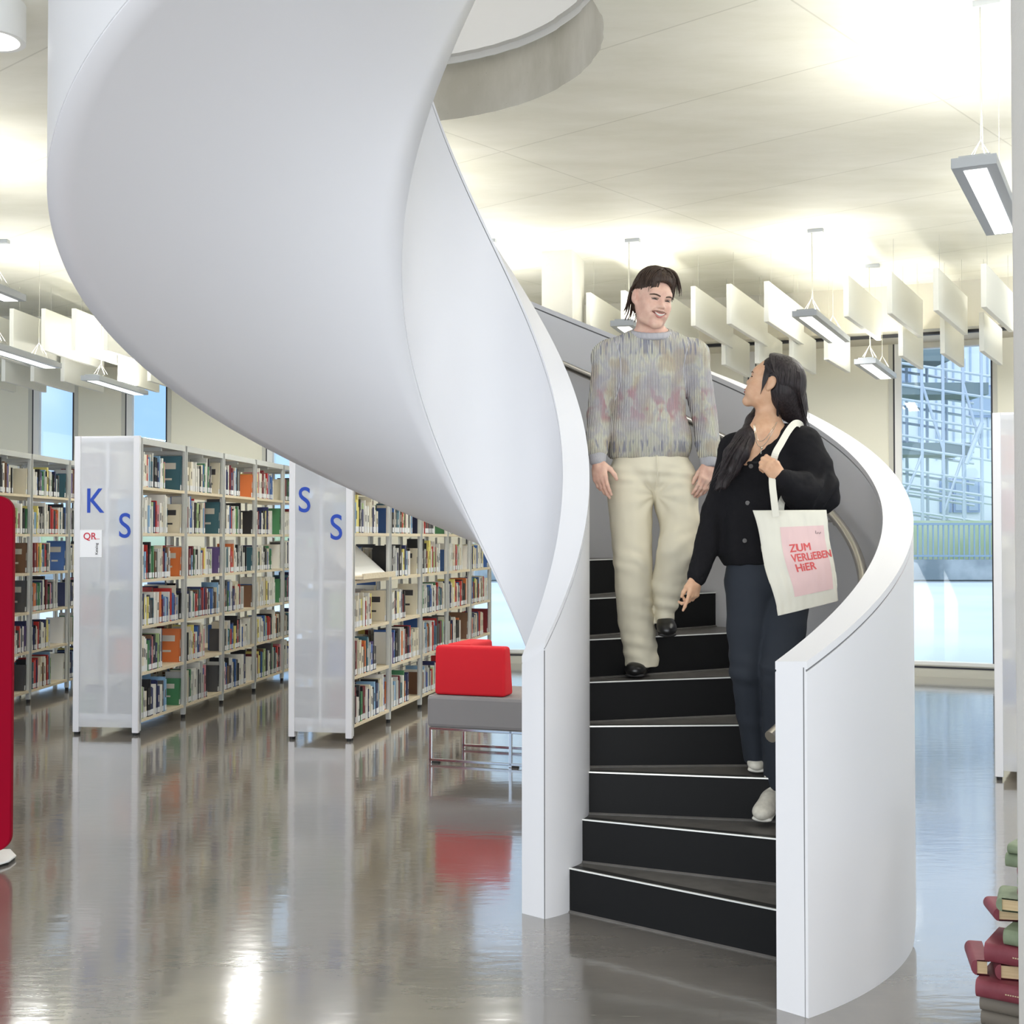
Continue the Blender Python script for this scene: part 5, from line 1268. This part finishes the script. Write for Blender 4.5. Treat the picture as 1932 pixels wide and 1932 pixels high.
for i in range(26):
    o_ = np.array((rg.uniform(-.016, .016), rg.uniform(-.02, .012), 0))
    xx = rg.uniform(-20, 12); pts = [FRONT[0], FRONT[1]+np.array((0, -.02, 0)), J(1408+xx*.5, 826, YW-0.07), J(1392+xx*.9, 858, YW-0.12), J(1376+xx*1.1, 892, YW-0.13), J(1362+xx*1.3, 922+rg.uniform(-24, 14), YW-0.12)]
    P.append(catmull([p+o_ for p in pts], 4))
P.append(catmull([J(1512, 705, YW+0.02), J(1521, 745, YW+0.02), J(1527, 790, YW+0.03)], 4))
for i in range(14): P.append(catmull([W_(0.060, 0.040, 0.070-0.001*i), W_(0.078, 0.022-0.001*i, 0.058-0.0015*i), W_(0.088, -0.006, 0.044), W_(0.091, -0.034, 0.024), W_(0.086, -0.052, -0.02), W_(0.084, -0.058, -0.07)], 3))
for i in range(16): P.append(catmull([W_(0.070, 0.034-0.0015*i, 0.050), W_(0.078, 0.028-0.0013*i, 0.020), W_(0.0765, 0.022-0.0008*i, -0.012-0.001*(i % 5)), W_(0.071, 0.014, -0.040-0.003*(i % 7))], 3))
locks('hair_locks', P, hair_b, HW, org, 0.0032)
# cardigan
cd = Sdf(); dz = np.array((0, 0, 0))
cd.echain([(J(1449, 850, YW+0.02), 0.150, 0.105), (J(1450, 900, YW+.02), 0.170, 0.125), (J(1446, 985, YW+.02), 0.175, 0.125), (J(1440, 1040, YW+.02), 0.190, 0.135)], k=0.03)
cd.cone(J(1435, 835, YW+0.03), sl, 0.055, 0.066, 0.05); cd.cone(J(1470, 820, YW+0.02), sr, 0.050, 0.075, 0.05)
cd.chain([sl, el, wl2], [0.066, 0.060, 0.043], 0.03)
cd.chain([sr, (sr+er)/2+np.array((0.008, 0, 0)), er], [0.078, 0.080, 0.080], 0.04); cd.chain([er, (er+wr2)/2+np.array((0, 0, -0.022)), wr2], [0.080, 0.074, 0.043], 0.03)
cd.ell(J(1440, 1105, YW), (0.3, 0.3, 0.093), None, 0.01, '-')
# the V-shaped opening
v0, v1 = J(1440, 790, YW-0.10), J(1411, 868, YW-0.12)
cd.econe(v0, v1, 0.085, 0.12, 0.012, 0.11, side=(1, 0, 0.3), k=0.008, op='-')
cd.cone(J(1446, 780, YW), J(1444, 815, YW), 0.085, 0.07, 0.01, '-')
def cdd(V, n):
    x, y, z = V.T; f = 0.0035*fbm(V, (14, 14, 9))+0.002*fbm(V, (40, 40, 40), 2)
    w = np.exp(-(((x-er[0])/0.12)**2+((z-er[2])/0.10)**2)); f += 0.009*w*np.sin((x*0.8-z)*62+2*np.sin(x*30)); f += 0.004*np.exp(-((z-J(0, 1010, YW)[2])/0.12)**2)*np.sin(x*85+z*8)
    return f
CD = meshobj('cardigan', cd.mesh(0.0045), black_knit, WOM, org, cdd)
for a_, b_ in ((wl2, wl2+(wl2-el)*0.03),):
    c_ = Sdf(); c_.cone(a_-(a_-el)*0.12, b_, 0.045, 0.040, 0.01); meshobj('cuff', c_.mesh(0.0035), black_knit, WOM, org)
c_ = Sdf(); q = nrm(wr2-er); c_.cone(wr2-q*0.07, wr2+q*0.012, 0.052, 0.041, 0.01); meshobj('cuff', c_.mesh(0.0035), black_knit, WOM, org)
tp = Sdf(); tp.echain([(J(1438, 876, YW-0.005), 0.104, 0.094), (J(1440, 912, YW-0.005), 0.10, 0.095)], k=0.02); tp.ell(J(1425, 846, YW-0.1), (0.14, 0.14, 0.050), None, 0.006, '-'); meshobj('camisole', tp.mesh(0.004), cami, WOM, org)
for px, py in ((1403, 950), (1397, 1020), (1409, 882)):
    p = J(px, py, YW); yy = np.linspace(YW-0.25, YW, 160); D = cd.ev(np.stack([np.array((p[0], v, p[2])) for v in yy])); yv = yy[np.argmax(D < 0)]
    s_ = (yv/YW); mb = MB(); mb.prism([(0.009*math.cos(t), 0.009*math.sin(t)) for t in np.linspace(0, 2*PI, 18, endpoint=False)], -0.002, 0.003, 0, Matrix.Translation((p[0]-org[0], yv-0.003-org[1], p[2]-org[2])) @ Matrix.Rotation(PI/2, 4, 'X'))
    mb.build('button', mat('grey_button', (84, 80, 78), 0.3), CD)
# necklaces
for k, (xa, ya, xb, yb, dp) in enumerate(((1424, 800, 1464, 797, 834), (1422, 802, 1466, 796, 846))):
    pts = []
    for t in np.linspace(0, 1, 26):
        px = xa+(xb-xa)*t; py = ya+(yb-ya)*t+(dp-ya)*4*t*(1-t)*(1 if True else 0); px -= 14*4*t*(1-t)*0.6
        p = J(px, py, YW); yy = np.linspace(YW-0.22, YW+0.05, 200); D = s2.ev(np.stack([np.array((p[0]*v/YW, v, EYE+(p[2]-EYE)*v/YW)) for v in yy])); v = yy[np.argmax(D < 0)] if (D < 0).any() else YW-0.06
        pts.append(np.array((p[0]*v/YW, v-0.002, EYE+(p[2]-EYE)*v/YW))-org)
    mb = MB(); mb.tube(pts, 0.0012, 5)
    if k: mb.sphere(pts[13]+np.array((0, -0.003, -0.006)), 0.005); mb.tube([pts[13], pts[13]+np.array((-0.004, -0.003, -0.030))], 0.0016, 5)
    mb.build('necklace', silver, WOM, smooth=60)
# trousers
t2_ = Sdf(); t2_.echain([(J(1444, 1045, YW+.02), 0.155, 0.115), (J(1446, 1090, YW+.02), 0.176, 0.125)], k=0.03)
A_, B_, C_ = J(1418, 1110, 5.22), J(1412, 1260, 5.20), J(1424, 1428, 5.40); A2, B2, C2 = J(1482, 1110, 5.22), J(1472, 1265, 5.10), J(1472, 1474, 5.30)
t2_.echain([(A_, 0.108, 0.11), (A_*.5+B_*.5, 0.092, 0.098), (B_, 0.074, 0.085), (B_*.5+C_*.5, 0.062, 0.082), (C_, 0.048, 0.085)], k=0.02)
t2_.ell(C_+np.array((0, 0, -0.09)), (0.14, 0.17, 0.07), None, 0.006, '-')
t2_.echain([(A2, 0.108, 0.11), (A2*.5+B2*.5, 0.092, 0.098), (B2, 0.078, 0.088), (B2*.5+C2*.5, 0.070, 0.085), (C2, 0.068, 0.09)], k=0.014)
for c3 in (C2,): t2_.ell(c3+np.array((0, 0, -0.09)), (0.14, 0.17, 0.07), None, 0.006, '-')
def t2d(V, n):
    x, y, z = V.T; f = 0.003*fbm(V, (12, 12, 3.5)); w = np.exp(-((z-B2[2])/0.08)**2); f += 0.004*w*np.sin(z*80+x*20); return f
meshobj('trousers', t2_.mesh(0.0045), navy_cloth, WOM, org, t2d)
shoe(WOM, (J(1437, 1540, 5.16)[0]-0.01, 5.13, 0.372), (J(1470, 1500, 5.3)[0], 5.34, 0.432), 0.36, 'sneaker', sneaker, sneaker_sole, 0.046, 0.08)
shoe(WOM, (J(1428, 1466, 5.30)[0], 5.31, 0.540), (J(1437, 1440, 5.5)[0], 5.53, 0.585), 0.54, 'sneaker', sneaker, sneaker_sole, 0.042, 0.08)

# ================================================================ tote bag on her arm
BG = thing('tote_bag', 'natural canvas tote bag with pink print reading ZUM VERLiEBEN HiER on her arm', 'bag', tuple(J(1500, 1150, 4.9)))
bo = np.array(J(1500, 1150, 4.9))
YB = 4.93
cor = {'tl': J(1420, 963, YB), 'tr': J(1558, 962, YB+0.02), 'br': J(1583, 1133, YB-0.02), 'bl': J(1467, 1161, YB-0.05)}
NU, NV = 40, 46
def bagp(u, v, side):
    p = (cor['tl']*(1-u)+cor['tr']*u)*(1-v)+(cor['bl']*(1-u)+cor['br']*u)*v
    bul = 0.030*math.sin(PI*min(1, max(0, u)))**0.6*(0.35+0.65*math.sin(PI*min(1, v*0.9+0.05)))
    x = p.copy(); x[0] += 0.006*math.sin(v*9+u*2)*(1 if u < 0.5 else 0.6)*(1-abs(2*u-1)*0.2)
    wr_ = 0.004*noise.noise(Vector((u*5, v*6, side*3)))+0.003*noise.noise(Vector((u*14, v*3, side*5)))
    return x+np.array((0, -(bul+wr_) if side > 0 else (bul*1.2+wr_), 0))
mb = MB()
for side in (1, -1):
    k0 = len(mb.v)
    for i in range(NU+1):
        for j in range(NV+1): mb.v.append(tuple(bagp(i/NU, j/NV, side)-bo))
    for i in range(NU):
        for j in range(NV):
            a_ = k0+i*(NV+1)+j; f_ = (a_, a_+1, a_+NV+2, a_+NV+1); mb.f.append(f_ if side > 0 else f_[::-1]); mb.m.append(0)
h0 = (NU+1)*(NV+1)
for j in range(NV): 
    mb.f.append((j+1, j, h0+j, h0+j+1)); mb.m.append(0); q = NU*(NV+1)+j; mb.f.append((q, q+1, h0+q+1, h0+q)); mb.m.append(0)
for i in range(NU): q = i*(NV+1)+NV; mb.f.append((q, h0+q, h0+q+NV+1, q+NV+1)[::-1]); mb.m.append(0)
bag = mb.build('bag_body', canvas, BG, smooth=70); sm = bag.modifiers.new('t', 'SOLIDIFY'); sm.thickness = 0.002; sm.offset = -1
def onbag(u, v, off): return bagp(u, v, 1)+np.array((0, -off, 0))-bo
mb = MB(); a0, a1, b0, b1 = 0.29, 0.93, 0.17, 0.86; n1_, n2_ = 26, 30
for i in range(n1_+1):
    for j in range(n2_+1): mb.v.append(tuple(onbag(a0+(a1-a0)*i/n1_, b0+(b1-b0)*j/n2_, 0.0012)))
for i in range(n1_):
    for j in range(n2_): a_ = i*(n2_+1)+j; mb.f.append((a_, a_+1, a_+n2_+2, a_+n2_+1)); mb.m.append(0)
mb.build('pink_print', print_pink, BG, smooth=70)
def bagtext(s, u0, v0, size, m, name, wscale=1.0, bold=0.012):
    L = text_mb(s, 1.0, 0.0, 0.0); n0 = len(L.v); v0_, f0_ = L.v[:], L.f[:]
    for dx_, dy_ in ((0.03, 0.004), (0.06, 0.0), (0.03, -0.018), (0.03, 0.02)): L.add([(x+dx_, y+dy_, z) for x, y, z in v0_], f0_)
    W0 = np.linalg.norm(cor['tr']-cor['tl']); H0 = np.linalg.norm(cor['bl']-cor['tl'])
    L.v = [tuple(onbag(u0+x*size*wscale/W0, v0-(y*size)/H0-x*size*0.10/H0*0.2, 0.0022)) for x, y, z in L.v]
    seen = set(); o = L.build(name, m, BG); sm = o.modifiers.new('t', 'SOLIDIFY'); sm.thickness = 0.0006; return o
bagtext('ZUM', 0.385, 0.425, 0.046, print_red, 'lettering', 0.92, 0.014)
bagtext('VERLiEBEN', 0.385, 0.525, 0.046, print_red, 'lettering', 0.80, 0.014)
bagtext('HiER', 0.40, 0.625, 0.046, print_red, 'lettering', 0.92, 0.014)
L = MB()
for i in range(5): p = onbag(0.80+i*0.018, 0.245+0.006*(i % 2), 0.002); L.box(p[0]-0.001, p[0]+0.001, p[1]-0.0005, p[1]+0.0005, p[2]-0.004, p[2]+(0.008 if i == 0 else 0.002))
L.build('small_mark', mat('mark_grey', (120, 104, 104), 0.8), BG)
def strap(pts, w, name):
    P_ = catmull(pts, 6); m_ = MB()
    for i, p in enumerate(P_):
        d_ = nrm(P_[min(i+1, len(P_)-1)]-P_[max(i-1, 0)]); s_ = nrm(np.cross(d_, (0, 1, 0))); m_.v += [tuple(p-s_*w/2-bo), tuple(p+s_*w/2-bo)]
    for i in range(len(P_)-1): m_.f.append((2*i, 2*i+1, 2*i+3, 2*i+2)); m_.m.append(0)
    o = m_.build(name, canvas, BG); sm = o.modifiers.new('t', 'SOLIDIFY'); sm.thickness = 0.003; sm.offset = 0; return o
strap([J(1511, 812, 5.20), J(1510, 801, 5.14), J(1500, 799, 5.07), J(1488, 812, 5.04), J(1474, 836, 4.96), J(1463, 856, 4.91), J(1458, 880, 4.93), J(1457, 910, 4.90), J(1460, 940, 4.885), J(1464, 975, 4.885)], 0.027, 'strap')
strap([J(1513, 814, 5.22), J(1520, 840, 5.30), J(1510, 900, 5.30), J(1478, 940, 5.04), J(1472, 972, 4.97)], 0.027, 'strap')
